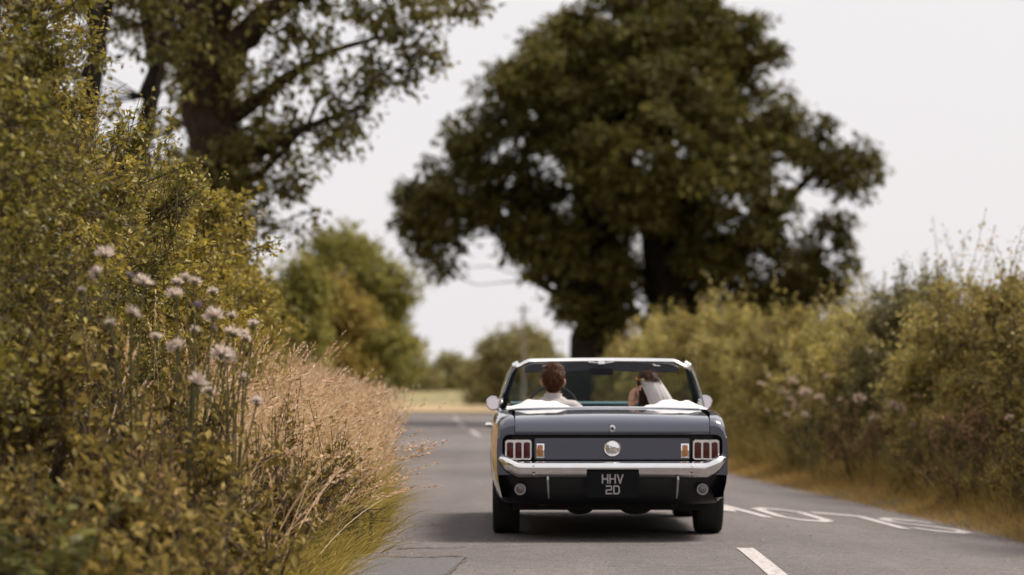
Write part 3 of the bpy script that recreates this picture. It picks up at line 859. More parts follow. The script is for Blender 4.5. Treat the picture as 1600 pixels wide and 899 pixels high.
HR = 'shrubs of the hedge on the far side of the lane'
ry = [21.5, 23.6, 25.8, 28.2, 30.8, 33.6, 36.6, 39.8, 43.2, 46.8, 50.6, 54.6, 59, 64, 70, 77]
rpal = ['right_leaf_c', 'right_leaf', 'right_leaf_c', 'right_leaf', 'right_leaf', 'right_leaf_b', 'right_leaf_c', 'right_leaf_b', 'right_leaf_b', 'right_leaf', 'right_leaf_b', 'right_leaf_b', 'right_leaf', 'right_leaf_b', 'right_leaf_b', 'right_leaf']
ordw = ['first', 'second', 'third', 'fourth', 'fifth', 'sixth', 'seventh', 'eighth', 'ninth', 'tenth', 'eleventh', 'twelfth', 'thirteenth', 'fourteenth', 'fifteenth', 'sixteenth']
look = {'right_leaf': 'olive', 'right_leaf_b': 'pale olive', 'right_leaf_c': 'dark green'}
for i, y in enumerate(ry):
    h = 2.45 + .18 * math.sin(i * 2.3) + .25 * (y < 25) + .012 * max(0, y - 45); w = .95; d = 1.25 + .012 * y
    x = float(cx(y)) + RHW + .95 + w
    z = float(surf(x, y)) - .02
    nt_ = int(np.interp(y, [20, 30, 50, 80], [3000, 2200, 1300, 900])); lf = float(np.interp(y, [20, 30, 50, 80], [.058, .068, .095, .13]))
    shrub('field_hedge_shrub', (x, y, z), hedge_lobes(rng, h - z, w, d), rng, nt_, 10, lf, M[rpal[i]], '%s %s shrub of the lane-side hedge, counted from the SLOW lettering end' % (ordw[i], look[rpal[i]]), 'shrub', HR,
          stems=12, tl=(.12, .34), up=.5, shoots=46 if y < 45 else 22, shoot_len=(.3, .9), shell=(.60, 1.08), spray=190, spray_len=.9, face=(-1, -.6, .2))

# ------------------------------------------------------------------ grass
def left_pts(rng, n, y0, y1, o0, o1, pw=1.0):
    y = y0 + (y1 - y0) * rng.random(n) ** pw
    off = rng.uniform(o0, o1, n)
    x = cx(y) - LHW - off
    return np.stack([x, y, surf(x, y) - .02], -1), off

rng = np.random.default_rng(202)
def tufts(rng, n, y0, y1, o0, o1, per, pw=1.2, fan=.45, base=.07, pxmin=None):
    C, off = left_pts(rng, n, y0, y1, o0, o1, pw)
    if pxmin is not None:
        k = 800 + C[:, 0] / C[:, 1] * 4340 > pxmin + rng.normal(0, 20, len(C)); C, off = C[k], off[k]
    m = len(C); cnt = rng.integers(int(per * .5), int(per * 1.5), m)
    idx = np.repeat(np.arange(m), cnt)
    d = rng.normal(0, 1, (len(idx), 2))
    P = C[idx] + np.concatenate([d * base, np.zeros((len(idx), 1))], 1)
    P[:, 2] = surf(P[:, 0], P[:, 1]) - .02
    tl = np.stack([rng.uniform(-.1, .42, m), rng.normal(-.08, .2, m)], -1)     # each tuft has its own lean
    lean = np.concatenate([tl[idx] + d * fan * .5, np.zeros((len(idx), 1))], 1)
    hs = rng.uniform(.65, 1.25, m)[idx] * rng.uniform(.55, 1.15, len(idx))
    return P, off[idx], lean, hs
# tall dry grass in tufts leaning over the road
parts = []
P, off, lean, hs = tufts(rng, 92, 14.6, 40, .45, 1.35, 34, 1.3, pxmin=365)
H = (.40 + .72 * np.clip(off, 0, 1.0)) * hs
lean[:, 0] *= np.interp(P[:, 1], [20, 34], [1, .5])
g, tip, td = grass_blades(rng, P, H, lean, np.interp(P[:, 1], [13, 20, 46], [.0062, .0070, .013]), .6, 5, .10)
parts.append(g)
sel = rng.random(len(P)) < .45
parts.append(seed_heads(rng, tip[sel], td[sel], rng.uniform(.08, .18, sel.sum()), 12, .018))
# long single stalks that stand out
P, off = left_pts(rng, 460, 14.0, 22, .12, 1.25)
H = rng.uniform(.5, .95, len(P)) + .40 * np.clip(off, 0, 1)
lean = np.stack([rng.uniform(-.05, .45, len(P)), rng.normal(0, .16, len(P)), np.zeros(len(P))], -1)
g, tip, td = grass_blades(rng, P, H, lean, np.full(len(P), .0068), .75, 6, .14)
parts.append(g); parts.append(seed_heads(rng, tip, td, rng.uniform(.12, .24, len(P)), 26, .021))
P, off = left_pts(rng, 46, 15.5, 21, .45, 1.2)
lean = np.stack([rng.uniform(.05, .35, len(P)), rng.normal(0, .08, len(P)), np.zeros(len(P))], -1)
g, tip, td = grass_blades(rng, P, rng.uniform(1.05, 1.45, len(P)), lean, np.full(len(P), .0075), .35, 6, .05)
parts.append(g); parts.append(seed_heads(rng, tip, td, rng.uniform(.18, .28, len(P)), 34, .023))
V, F = merge(parts)
tag(np_obj('dry_grass', V, F, M['dry_grass']), 'tall pale dry grass with seed heads leaning over the verge', 'grass', kind='stuff')
# green grass between and below
parts = []
P, off, lean, hs = tufts(rng, 430, 12.2, 45, -.02, 1.3, 46, 1.45, fan=.7, base=.06, pxmin=395)
H = (.28 + .66 * np.clip(off, 0, .95)) * hs
g, tip, td = grass_blades(rng, P, H, lean, np.interp(P[:, 1], [12, 20, 45], [.0060, .0070, .013]), .85, 4, .16)
parts.append(g)
P, off = left_pts(rng, 9000, 12.5, 45, -.08, .5, 1.3)
H = (.10 + .35 * np.clip(off, 0, .5)) * rng.uniform(.5, 1.4, len(P))
lean = np.stack([rng.uniform(-.1, .5, len(P)), rng.normal(-.08, .25, len(P)), np.zeros(len(P))], -1)
g, tip, td = grass_blades(rng, P, H, lean, np.interp(P[:, 1], [12, 45], [.0055, .012]), .8, 3, .35)
parts.append(g)
P, off = left_pts(rng, 4500, 45, 112, -.1, 1.6, 1.2)
g, tip, td = grass_blades(rng, P, rng.uniform(.4, 1.0, len(P)) * np.interp(P[:, 1], [45, 110], [1, .5]), np.zeros((len(P), 3)), np.full(len(P), .02), .5, 3, .25)
parts.append(g)
V, F = merge(parts)
tag(np_obj('green_grass', V, F, M['green_grass']), 'green and olive grass along the foot of the bank', 'grass', kind='stuff')
# far pale grass down the verge
P, off = left_pts(rng, 5200, 26, 75, .0, 1.3, 1.2)
g, tip, td = grass_blades(rng, P, rng.uniform(.7, 1.25, len(P)), np.stack([rng.uniform(-.05, .2, len(P)), rng.normal(0, .1, len(P)), np.zeros(len(P))], -1), np.full(len(P), .010), .3, 4, .13)
sh_ = seed_heads(rng, tip, td, rng.uniform(.10, .2, len(P)), 8, .03)
V, F = merge([g, sh_])
tag(np_obj('pale_grass', V, F, M['dry_grass']), 'pale pinkish seed grass further along the verge', 'grass', kind='stuff')

# right verge: mown strip, straw coloured
def right_pts(rng, n, y0, y1, o0, o1, pw=1.0):
    y = y0 + (y1 - y0) * rng.random(n) ** pw
    off = rng.uniform(o0, o1, n)
    x = cx(y) + RHW + off
    return np.stack([x, y, surf(x, y) - .02], -1), off
parts = []
P, off = right_pts(rng, 34000, 19, 75, -.03, 1.25, 1.5)
H = (.06 + .20 * np.clip(off, 0, 1.1)) * rng.uniform(.6, 1.5, len(P))
lean = np.stack([rng.uniform(-.4, .1, len(P)), rng.normal(-.05, .2, len(P)), np.zeros(len(P))], -1)
g, tip, td = grass_blades(rng, P, H, lean, np.interp(P[:, 1], [19, 75], [.006, .02]), .7, 3, .35)
V, F = g
tag(np_obj('verge_grass', V, F, M['verge_grass']), 'short straw coloured grass on the verge below the hedge', 'grass', kind='stuff')
P, off = right_pts(rng, 5200, 20, 60, .55, 1.5, 1.2)
g, tip, td = grass_blades(rng, P, rng.uniform(.3, .85, len(P)), np.stack([rng.uniform(-.35, .1, len(P)), rng.normal(0, .15, len(P)), np.zeros(len(P))], -1), np.interp(P[:, 1], [20, 60], [.007, .015]), .6, 4, .22)
V, F = merge([g, seed_heads(rng, tip[::3], td[::3], rng.uniform(.06, .15, len(tip[::3])), 7, .02)])
tag(np_obj('tall_verge_grass', V, F, M['weed_leaf']), 'taller mixed grass at the foot of the hedge', 'grass', kind='stuff')

# loose grit along the road edges
def grit(rng, P, s):
    n = len(P)
    base = np.array([[1, 0, 0], [-.5, .87, 0], [-.5, -.87, 0], [0, 0, .9]])
    a = rng.uniform(0, 6.28, n); ca, sa = np.cos(a), np.sin(a)
    V = base[None] * (s[:, None, None]) * rng.uniform(.7, 1.3, (n, 4, 1))
    V = np.stack([V[..., 0] * ca[:, None] - V[..., 1] * sa[:, None], V[..., 0] * sa[:, None] + V[..., 1] * ca[:, None], V[..., 2]], -1) + P[:, None]
    b = np.arange(n)[:, None] * 4
    F = np.concatenate([b + np.array([t]) for t in ((0, 1, 3), (1, 2, 3), (2, 0, 3))], 1).reshape(-1, 3)
    return V.reshape(-1, 3), F
y = rng.uniform(12, 40, 5200); o_ = -LHW + np.abs(rng.normal(0, .16, 5200)) - .06
x = cx(y) + o_; P1 = np.stack([x, y, surf(x, y) + .004], -1)
y = rng.uniform(18, 50, 3200); o_ = RHW - np.abs(rng.normal(0, .12, 3200)) + .05
x = cx(y) + o_; P3 = np.stack([x, y, surf(x, y) + .004], -1)
y = rng.uniform(12, 30, 260); o_ = rng.uniform(-2.2, 2.4, 260)
x = cx(y) + o_; P4 = np.stack([x, y, surf(x, y) + .004], -1)
PP = np.concatenate([P1, P3, P4])
V, F = grit(rng, PP, rng.uniform(.003, .011, len(PP)))
tag(np_obj('gravel', V, F, M['gravel']), 'loose grit and crumbs of tar along the road edges', 'gravel', kind='stuff')

# ------------------------------------------------------------------ weeds on the left bank
def weed(name, x, y, h, w, lf, pal, label, group, n=260, lpt=6, asp=.35):
    z = float(surf(x, y)) - .02
    lo = [(0, 0, h * .45, w, w, h * .45)] + [(rng.normal(0, w * .4), rng.normal(0, w * .4), h * rng.uniform(.3, .8), w * .5, w * .5, h * .22) for _ in range(4)]
    shrub(name, (x, y, z), lo, rng, n, lpt, lf, M[pal], label, 'weed', group, stems=8, tl=(.08, .22), up=.7, shell=(.3, 1.05), shoots=14, shoot_len=(.15, .4), asp=asp, spray=34, spray_len=.55)
GW = 'weeds on the near bank'
def bx_(px, y): return (px - 800) / 4340 * y      # ground plan of the bank
bank = [(bx_(60, 13.0), 13.0, .95, .30, 0.075, 'weed_leaf', 'leafy green weed between the broad leaved plant and the hedge'),
        (bx_(215, 13.2), 13.2, .78, .30, 0.065, 'weed_leaf', 'yellow green weed between the broad leaved plant and the thistles'),
        (bx_(330, 13.4), 13.4, .62, .28, 0.070, 'weed_leaf', 'olive weed low down below the thistle heads'),
        (bx_(150, 14.2), 14.2, 1.15, .34, 0.060, 'weed_leaf', 'tall olive weed against the hedge, left of the thistles'),
        (bx_(300, 14.6), 14.6, 1.05, .34, 0.065, 'weed_leaf', 'tall olive weed among the thistle stems'),
        (bx_(425, 15.4), 15.4, .78, .22, .055, 'weed_leaf', 'leafy green weed rising through the front of the dry grass'),
        (bx_(470, 16.9), 16.9, .80, .22, .05, 'weed_leaf', 'yellow green weed in the middle of the dry grass'),
        (bx_(530, 18.4), 18.4, .62, .20, .05, 'weed_leaf', 'small green weed in the dry grass near the road edge'),
        (bx_(190, 11.9), 11.9, .52, .28, 0.085, 'weed_leaf', 'bright green weed at the bottom edge, right of the broad leaves'),
        (bx_(300, 12.0), 12.0, .40, .28, 0.060, 'weed_leaf', 'olive weed low at the bottom edge below the thistles'),
        (bx_(30, 11.6), 11.6, .34, .30, 0.070, 'weed_leaf', 'small weed in the very corner of the picture'),
        (bx_(160, 11.3), 11.3, .26, .28, 0.075, 'weed_leaf', 'small yellowish weed in the corner beside the small green one'),
        (bx_(250, 12.6), 12.6, .46, .26, 0.060, 'weed_brown', 'small dry weed at the bottom edge of the picture')]
for x, y, h, w, lf, pal, lab in bank:
    weed('bank_weed', x, y, h, w, lf, pal, lab, GW, n=170, asp=(.30, .42, .5)[int(rng.integers(3))])
GR = 'weeds at the foot of the far hedge'
fw = [(22.6, .9, 'weed_leaf', 'yellow green weed at the edge of the picture under the hedge'), (24.2, 1.1, 'weed_brown', 'brown weed clump under the nearest dark shrub of the hedge'), (26.0, .8, 'weed_leaf', 'green weed beyond the brown clump under the hedge'),
      (28.5, 1.0, 'weed_brown', 'second brown weed clump along the hedge foot'), (31.5, .9, 'weed_leaf', 'green weed half way along the visible hedge foot'), (35.0, 1.0, 'weed_brown', 'third brown weed clump along the hedge foot'), (39.0, 1.0, 'weed_leaf', 'last weed of the hedge foot, near the car')]
for y, h, pal, lab in fw:
    weed('hedge_weed', float(cx(y)) + RHW + rng.uniform(.75, 1.0), y, h, .42, .055, pal, lab, GR, n=300)

# ------------------------------------------------------------------ plants whose leaves and flowers can be told apart
def leaf_mesh(name, m, wide=.5):
    us = (0, .12, .3, .5, .72, .9, 1.0); hw = (.02, .5, .9, 1.0, .72, .3, .0)
    V, F = [], []
    for u, h in zip(us, hw):
        bend = -.22 * u * u
        V += [(-h * wide / 2, u, bend + .10 * h * wide), (0, u, bend), (h * wide / 2, u, bend + .10 * h * wide)]
    for i in range(len(us) - 1):
        for j in (0, 1):
            a = i * 3 + j; F += [(a, a + 1, a + 4, a + 3)]
    me = bpy.data.meshes.new(name); me.from_pydata(V, [], F); me.materials.append(m)
    me.polygons.foreach_set('use_smooth', np.ones(len(F), bool))
    return me
def orient(d, n):
    d = Vector(d).normalized(); n = Vector(n); x = d.cross(n).normalized(); z = x.cross(d)
    return Matrix((x, d, z)).transposed().to_4x4()
BIG = leaf_mesh('leaf', M['big_leaf'], .46); SPR = leaf_mesh('leaf', M['sprig_leaf'], .62)

def leafy_plant(name, loc, stems, mesh, size, label, cat, group=None, per=13, step=.06, sm='stem'):
    root = empty(name, loc)
    mb = MB(); spots = []
    for b, t, h in stems:
        pts = [Vector((b[0], b[1], -.05)).lerp(Vector((t[0], t[1], h)), s) + Vector((0, 0, .06 * math.sin(math.pi * s))) for s in np.linspace(0, 1, 6)]
        mb.tube(pts, [.006, .0055, .005, .004, .003, .002], 5)
        for k in range(per):
            s = .18 + .82 * (k + .5) / per
            p = Vector((b[0], b[1], -.05)).lerp(Vector((t[0], t[1], h)), s) + Vector((0, 0, .06 * math.sin(math.pi * s)))
            spots.append((p, s, k))
    mb.build('stem', M[sm], root)
    for p, s, k in spots:
        a = k * 2.4 + rng.uniform(-.5, .5)
        d = Vector((math.cos(a), math.sin(a), rng.uniform(-.25, .45)))
        o = bpy.data.objects.new('leaf', mesh); COL.objects.link(o); o.parent = root
        sc_ = size * rng.uniform(.65, 1.2) * (1.05 - .45 * s)
        o.matrix_local = Matrix.Translation(p) @ orient(d, Vector((0, 0, 1)) + Vector(rng.normal(0, .35, 3))) @ Matrix.Scale(sc_, 4)
    tag(root, label, cat, group)

# broad leaved plant in the bottom left corner
st_l = [((rng.normal(0, .05), rng.normal(0, .05)), (rng.normal(0, .20), rng.normal(0, .16)), rng.uniform(.30, .62)) for _ in range(13)]
leafy_plant('broad_leaved_plant', (-1.80, 10.5, float(surf(-1.80, 10.5)) - .02), st_l, BIG, .125, 'dark broad leaved plant filling the bottom corner of the bank', 'plant', per=14)
st_l = [((rng.normal(0, .05), rng.normal(0, .05)), (rng.normal(.02, .15), rng.normal(0, .14)), rng.uniform(.12, .30)) for _ in range(7)]
leafy_plant('broad_leaved_plant', (-1.56, 10.6, float(surf(-1.56, 10.6)) - .02), st_l, BIG, .115, 'lower broad leaved plant beside the dark one, at the bottom edge', 'plant', per=11)
# pale sprigs hanging out of the hedge
st_l = [((rng.normal(-.15, .05), rng.normal(0, .15)), (rng.uniform(.1, .52), rng.normal(-.05, .2)), rng.uniform(.75, 1.35)) for _ in range(10)]
leafy_plant('bramble', (-2.42, 12.9, .35), st_l, SPR, .075, 'bramble with bright yellow green leaves hanging out of the hedge', 'plant', per=13, sm='twig')

# thistles
def fluff_mesh(name, m, n, r, seed, flat=.7):
    r_ = np.random.default_rng(seed); d = rdirs(r_, n); d[:, 2] = np.abs(d[:, 2]) * flat + .05
    L = r * r_.uniform(.7, 1.1, n)
    return np_mesh(name, *leaves(np.zeros((n, 3)), d, rdirs(r_, n), L, L * .20, 0), m)
FL = [fluff_mesh('flower_head', M['fluff'], 90, .034, s_) for s_ in (1, 2)]
FM = fluff_mesh('flower_head', M['mauve'], 60, .019, 3, 1.2)
FS = [fluff_mesh('seed_head', M['seed'], 70, .075, s_, .5) for s_ in (4, 5)]
def thistle(loc, heads, label, group, nm='thistle', meshes=FL, mauve=.15, scale=1.0, leafy=True):
    root = empty(nm, loc); mb = MB()
    parts_ = []
    for (x, y, z) in heads:
        b = Vector((x * .25, y * .25, z * .35)); tip = Vector((x, y, z))
        mid = b.lerp(tip, .5) + Vector((rng.normal(0, .02), rng.normal(0, .02), .03))
        mb.tube([(0, 0, -.05), b, mid, tip], [.006 * scale, .005 * scale, .0035 * scale, .0028 * scale], 5)
        isM = rng.random() < mauve
        mb.lathe([(.001, -.016 * scale), (.010 * scale, -.010 * scale), (.011 * scale, 0), (.008 * scale, .006 * scale)], tip, 'z', 8)
        o = bpy.data.objects.new('flower_head' if nm == 'thistle' else 'seed_head', FM if isM else meshes[int(rng.integers(len(meshes)))]); COL.objects.link(o); o.parent = root
        o.location = tip; o.rotation_euler = (rng.normal(0, .3), rng.normal(0, .3), rng.uniform(0, 6.28))
        sc_ = scale * rng.uniform(.65, 1.5); o.scale = (sc_,) * 3
        if leafy:
            for _ in range(5):
                s = rng.uniform(.2, .9); q = b.lerp(tip, s); parts_.append((q, rdirs(rng, 1)[0]))
    mb.build('stems', M['stem'], root)
    if leafy:
        Pq = np.array([p[:] for p, d in parts_]); Dq = np.array([d for p, d in parts_])
        L = rng.uniform(.04, .09, len(Pq))
        V, F = leaves(Pq, Dq, np.tile(np.array([0, 0, 1.]), (len(Pq), 1)), L, L * .3)
        np_obj('foliage', V, F, M['weed_leaf'], root)
    tag(root, label, 'plant', group)

GT = 'thistles gone to seed on the near bank'
for (x, y), hs, lab in (((-1.80, 13.2), [(-.14, 0, 1.27), (-.02, .05, 1.19), (.05, -.02, 1.16), (-.25, .02, 1.13), (.0, -.05, 1.04), (-.1, -.08, 1.0), (.1, .05, .95), (-.18, .05, 1.2)], 'thistle with the leftmost and topmost fluffy pink heads'),
                        ((-1.57, 13.5), [(-.02, .0, 1.26), (.03, -.02, 1.24), (-.08, .05, 1.19), (.12, .02, 1.10), (.02, .06, 1.05), (-.05, -.05, .98), (.16, -.03, .95), (.05, -.1, .84)], 'thistle with the largest white fluffy head, in the middle'),
                        ((-1.40, 13.9), [(-.09, 0, 1.10), (.0, .03, 1.08), (.07, -.02, 1.06), (.10, .06, 1.12), (-.02, -.05, .98), (.05, .08, .90), (-.12, .04, .84), (.13, -.05, .80)], 'thistle nearest the dry grass with several pale heads close together'),
                        ((-1.66, 14.6), [(-.1, 0, 1.24), (.0, .03, 1.14), (.09, -.02, 1.20), (.18, .06, 1.10), (.26, -.05, 1.02)], 'thistle standing behind the others against the hedge')):
    thistle((x, y, float(surf(x, y)) - .02), [(a_, b_, c_ * 1.22) for a_, b_, c_ in hs], lab, GT, scale=1.4)
GU = 'dry umbels along the far hedge'
for y, off, n, lab in ((37.5, .62, 7, 'cluster of pinkish dry umbels right beside the car'), (40.5, .75, 6, 'cluster of dry umbels behind the one beside the car'), (33.0, .85, 5, 'cluster of dry umbels between the car and the brown weeds'), (25.6, .92, 5, 'pinkish dry umbels under the dark shrubs near the picture edge'), (23.4, .85, 4, 'low dry umbels nearest the SLOW lettering')):
    x = float(cx(y)) + RHW + off
    hs = [(rng.normal(0, .32), rng.normal(0, .3), rng.uniform(.75, 1.25) * (1.12 if y > 35 else .95)) for _ in range(n * 2)]
    thistle((x, y, float(surf(x, y)) - .02), hs, lab, GU, 'dry_umbel', FS, 0.0, .95 if y > 30 else .7, False)

# ------------------------------------------------------------------ the car
CARX, CARY = 0.70, 19.4
car = empty('convertible_car', (CARX, CARY, 0))
tag(car, 'dark navy vintage convertible car driving away along the lane with its roof down', 'car')

Yw = [0, .25, .6, 1.1, 1.8, 2.5, 3.3, 4.0, 4.35, 4.5, 4.58]
Ww = [.805, .825, .845, .860, .862, .862, .860, .845, .815, .775, .72]
Yz = [0, .015, .05, .13, .3, .6, 1.0, 1.5, 2.2, 2.7, 3.5, 4.3, 4.5, 4.58]
Zz = [.800, .832, .852, .868, .878, .890, .904, .900, .900, .912, .895, .865, .83, .78]
AX_R, AX_F, AX_Z, ARCH = 1.12, 3.86, .31, .345
def wm(y): return float(np.interp(y, Yw, Ww))
def zb(y): return float(np.interp(y, Yz, Zz))
def zbot(y):
    base = float(np.interp(y, [0, .3, .8, 1.5, 3.5, 4.2, 4.58], [.30, .25, .24, .21, .21, .25, .33]))
    for a in (AX_R, AX_F):
        if abs(y - a) < ARCH:
            base = max(base, AX_Z + math.sqrt(ARCH ** 2 - (y - a) ** 2) * .97)
    return base
def profile(y):
    w, t, b = wm(y), zb(y), zbot(y)
    pr = [(w - .082, b), (w - .036, .30), (w - .010, .41), (w, .53), (w + .002, .63), (w - .004, .72), (w - .014, t - .085), (w - .026, t - .045), (w - .052, t - .014), (w - .085, t), (w - .125, t + .001)]
    out = []
    for i, (x, z) in enumerate(pr):
        if i == 0:
            z = b
            # keep the lower edge on the outline of the section when the arch cuts it
            x = float(np.interp(b, [p[1] for p in pr[1:]], [p[0] for p in pr[1:]])) if b > .30 else x
        elif z < b + .006 * i:
            z = b + .006 * i
            x = float(np.interp(z, [p[1] for p in pr[1:]], [p[0] for p in pr[1:]]))
        out.append((x, z))
    return out

arch_st = sorted(set([round(a + ARCH * c, 4) for a in (AX_R, AX_F) for c in (-1.0, -.995, -.97, -.92, -.84, -.72, -.56, -.38, -.2, 0, .2, .38, .56, .72, .84, .92, .97, .995, 1.0)]))
base_st = [0, .012, .03, .06, .1, .16, .24, .34, .46, .58, .68, 1.5, 1.6, 1.8, 2.0, 2.2, 2.4, 2.55, 2.68, 2.85, 3.05, 3.25, 3.42, 4.28, 4.36, 4.44, 4.5, 4.55, 4.58]
D0, D1 = 1.56, 2.66          # door shut lines
def side_grid(mb, ys, s):
    mb.grid([[(s * x, y, z) for x, z in profile(y)] for y in ys])
st = sorted(set(base_st + arch_st))
rear_st = [y for y in st if y < D0] + [D0]
front_st = [D1] + [y for y in st if y > D1]
door_st = [D0 + .005] + [y for y in st if D0 + .02 < y < D1 - .02] + [D1 - .005]

body = MB()
for s in (-1, 1):
    side_grid(body, rear_st, s)
    # arch lips and inner wheel arches
    for a in (AX_R,):
        rows = []
        for k in range(25):
            t = math.pi * k / 24
            y = a - math.cos(t) * ARCH * .999; z = AX_Z + math.sin(t) * ARCH * .97
            if z < zbot(y): z = zbot(y)
            x0 = profile(y)[0][0]
            rows.append([(s * x0, y, z), (s * (x0 - .02), y, z - .004), (s * .60, y, z - .004)])
        body.grid(rows)
front = MB()
for s in (-1, 1):
    side_grid(front, front_st, s)
    rows = []
    for k in range(25):
        t = math.pi * k / 24
        y = AX_F - math.cos(t) * ARCH * .999; z = max(AX_Z + math.sin(t) * ARCH * .97, zbot(AX_F - math.cos(t) * ARCH * .999))
        x0 = profile(y)[0][0]
        rows.append([(s * x0, y, z), (s * (x0 - .02), y, z - .004), (s * .60, y, z - .004)])
    front.grid(rows)
# hood, cowl and nose
def hood_row(y, lift=.0):
    w = wm(y) - .125; t = zb(y)
    return [(w * u, y, t + .001 + .022 * (1 - u * u)) for u in np.linspace(-1, 1, 17)]
front.grid([hood_row(y) for y in [2.80] + [y for y in front_st if y > 2.82]])
nose = profile(4.58)
front.grid([[(s * x, 4.58, z) for s, (x, z) in [(-1, p) for p in nose] + [(1, p) for p in nose[::-1]]],
           [(s * x * .9, 4.60, z * .8 + .08) for s, (x, z) in [(-1, p) for p in nose] + [(1, p) for p in nose[::-1]]]])
front.build('bonnet_and_wings', M['paint'], car, auto=35)
# deck between the boot and the cockpit, and the side of the boot opening
body.grid([[(wm(y) * 0 + (wm(y) - .125) * u, y, zb(y) + .004 + .010 * (1 - u * u)) for u in np.linspace(-1, 1, 17)] for y in (1.005, 1.06)])

# tail: end face round the long recess
def rrect(hw, z0, z1, r, n=6):
    pts = []
    for cxx, czz, a0 in ((hw - r, z1 - r, 0), (-hw + r, z1 - r, 90), (-hw + r, z0 + r, 180), (hw - r, z0 + r, 270)):
        for k in range(n + 1):
            a = R(a0 + 90 * k / n); pts.append((cxx + r * math.cos(a), czz + r * math.sin(a)))
    return pts
def tail_face():
    bm = bmesh.new()
    pr = [p for p in profile(0)]
    half = [p for p in pr if p[1] > .46]
    half = [(half[0][0], .46)] + half
    outer = [(x, z) for x, z in half] + [(.683, .80), (.683, .7435)] + [(-.683, .7435), (-.683, .80)] + [(-x, z) for x, z in half[::-1]]
    cl = []
    for p in outer:
        if not cl or (abs(p[0] - cl[-1][0]) + abs(p[1] - cl[-1][1])) > 1e-4: cl.append(p)
    inner = rrect(.768, .548, .7405, .05)
    for loop in (cl, inner):
        vs = [bm.verts.new((x, 0, z)) for x, z in loop]
        for i in range(len(vs)): bm.edges.new((vs[i], vs[(i + 1) % len(vs)]))
    bmesh.ops.triangle_fill(bm, edges=bm.edges, use_beauty=True, use_dissolve=False)
    vs = [v.co[:] for v in bm.verts]; bm.verts.index_update()
    fs = [[v.index for v in f.verts] for f in bm.faces]
    # drop anything filled inside the recess
    keep = []
    for f in fs:
        c = np.mean([vs[i] for i in f], 0)
        if not (abs(c[0]) < .72 and .56 < c[2] < .735): keep.append(f)
    bm.free()
    return vs, keep
body.add(*tail_face())
body_o = body.build('body', M['paint'], car, auto=35)

rec = MB()
inn = rrect(.768, .548, .7405, .05)
rec.grid([[(x, .0015, z) for x, z in inn], [(x * .995, .045, z) for x, z in inn]], close_u=True)
rec.add([(x, .045, z) for x, z in inn], [tuple(range(len(inn)))])
rec.build('tail_recess', M['black_paint'], car)
pan = MB(); o1 = rrect(.545, .566, .716, .012, 3)
pan.grid([[(x, .045, z) for x, z in o1], [(x, .014, z) for x, z in o1], [(x * .994, .010, z * .985 + .0096) for x, z in o1]], close_u=True)
pan.add([(x * .994, .010, z * .985 + .0096) for x, z in o1], [tuple(range(len(o1)))])
pan.build('tail_panel', M['paint'], car, auto=30)

# boot lid, rolling down over the tail
lid = MB(); rows = []
def lid_z(y): return float(np.interp(y, [0, .006, .02, .045, .09, .16, .3, .6, 1.0], [.782, .806, .826, .842, .855, .864, .874, .889, .905]))
rows.append([(.678 * u, -.001, .7465) for u in np.linspace(-1, 1, 25)])
rows.append([(.678 * u, -.004, .765) for u in np.linspace(-1, 1, 25)])
for y in (0, .006, .02, .045, .09, .16, .3, .45, .6, .8, 1.0):
    rows.append([(.678 * u, y, lid_z(y) + .014 * (1 - u * u) * min(1, y / .1)) for u in np.linspace(-1, 1, 25)])
lid.grid(rows)
lid.build('boot_lid', M['paint'], car, auto=50)
und = MB(); und.box(-.70, .70, .03, 1.04, .60, .735)
und.build('boot_floor', M['dark'], car)

# doors
for s in (-1, 1):
    d = MB(); side_grid(d, door_st, s)
    do = d.build('door', M['paint'], car, auto=35)
    h = MB()
    hy = 1.72
    hx = wm(hy) + .012
    h.tube([(s * (hx - .02), hy, .785), (s * (hx + .022), hy, .787), (s * (hx + .024), hy + .06, .787), (s * (hx + .022), hy + .13, .787), (s * (hx - .015), hy + .13, .787)], .011, 8)
    h.lathe([(.001, -.03), (.018, -.03), (.018, .012), (.001, .014)], (s * (hx - .005), hy + .14, .787), 'x', 12)
    h.build('door_handle', M['chrome'], do)
# dark shut gaps and inner skins
ins = MB()
for s in (-1, 1):
    ins.grid([[(s * (wm(y) - .05), y, .24), (s * (wm(y) - .035), y, .5), (s * (wm(y) - .04), y, .80)] for y in (1.5, 1.8, 2.2, 2.72)])
ins.box(-.70, .70, .35, 4.3, .20, .27)
ins.box(-.62, .62, .20, .75, .24, .40)
ins.build('underbody', M['dark'], car, smooth=False)
# fuel tank, axle, silencers and tail pipe
un = MB()
un.tube([(-.66, AX_R, .30), (.66, AX_R, .30)], .04, 10)
un.lathe([(.001, -.14), (.09, -.12), (.12, 0), (.09, .12), (.001, .14)], (0, AX_R, .30), 'y', 14)
un.build('rear_axle', M['dark'], car)
for x, w, zz in ((-.215, .105, .225), (.185, .125, .225)):
    e = MB(); rows = []
    for y, k in ((.40, .2), (.42, .8), (.48, 1), (.85, 1), (.92, .8), (.94, .2)):
        rows.append([(x + math.cos(2 * math.pi * a / 20) * w * k, y, zz + math.sin(2 * math.pi * a / 20) * .062 * k) for a in range(20)])
    e.grid(rows, close_u=True); e.build('silencer', M['dark'], car)
for x in (-.49, .44):
    e = MB(); e.tube([(x * .9, 1.4, .26), (x, .7, .24), (x, .22, .262), (x, .10, .258)], .024, 10)
    e.build('tail_pipe', M['dark'], car)
    e = MB(); e.box(x - .03 * np.sign(x), x - .03 * np.sign(x) + .05, .4, 1.75, .235, .262); e.build('leaf_spring', M['dark'], car, smooth=False)

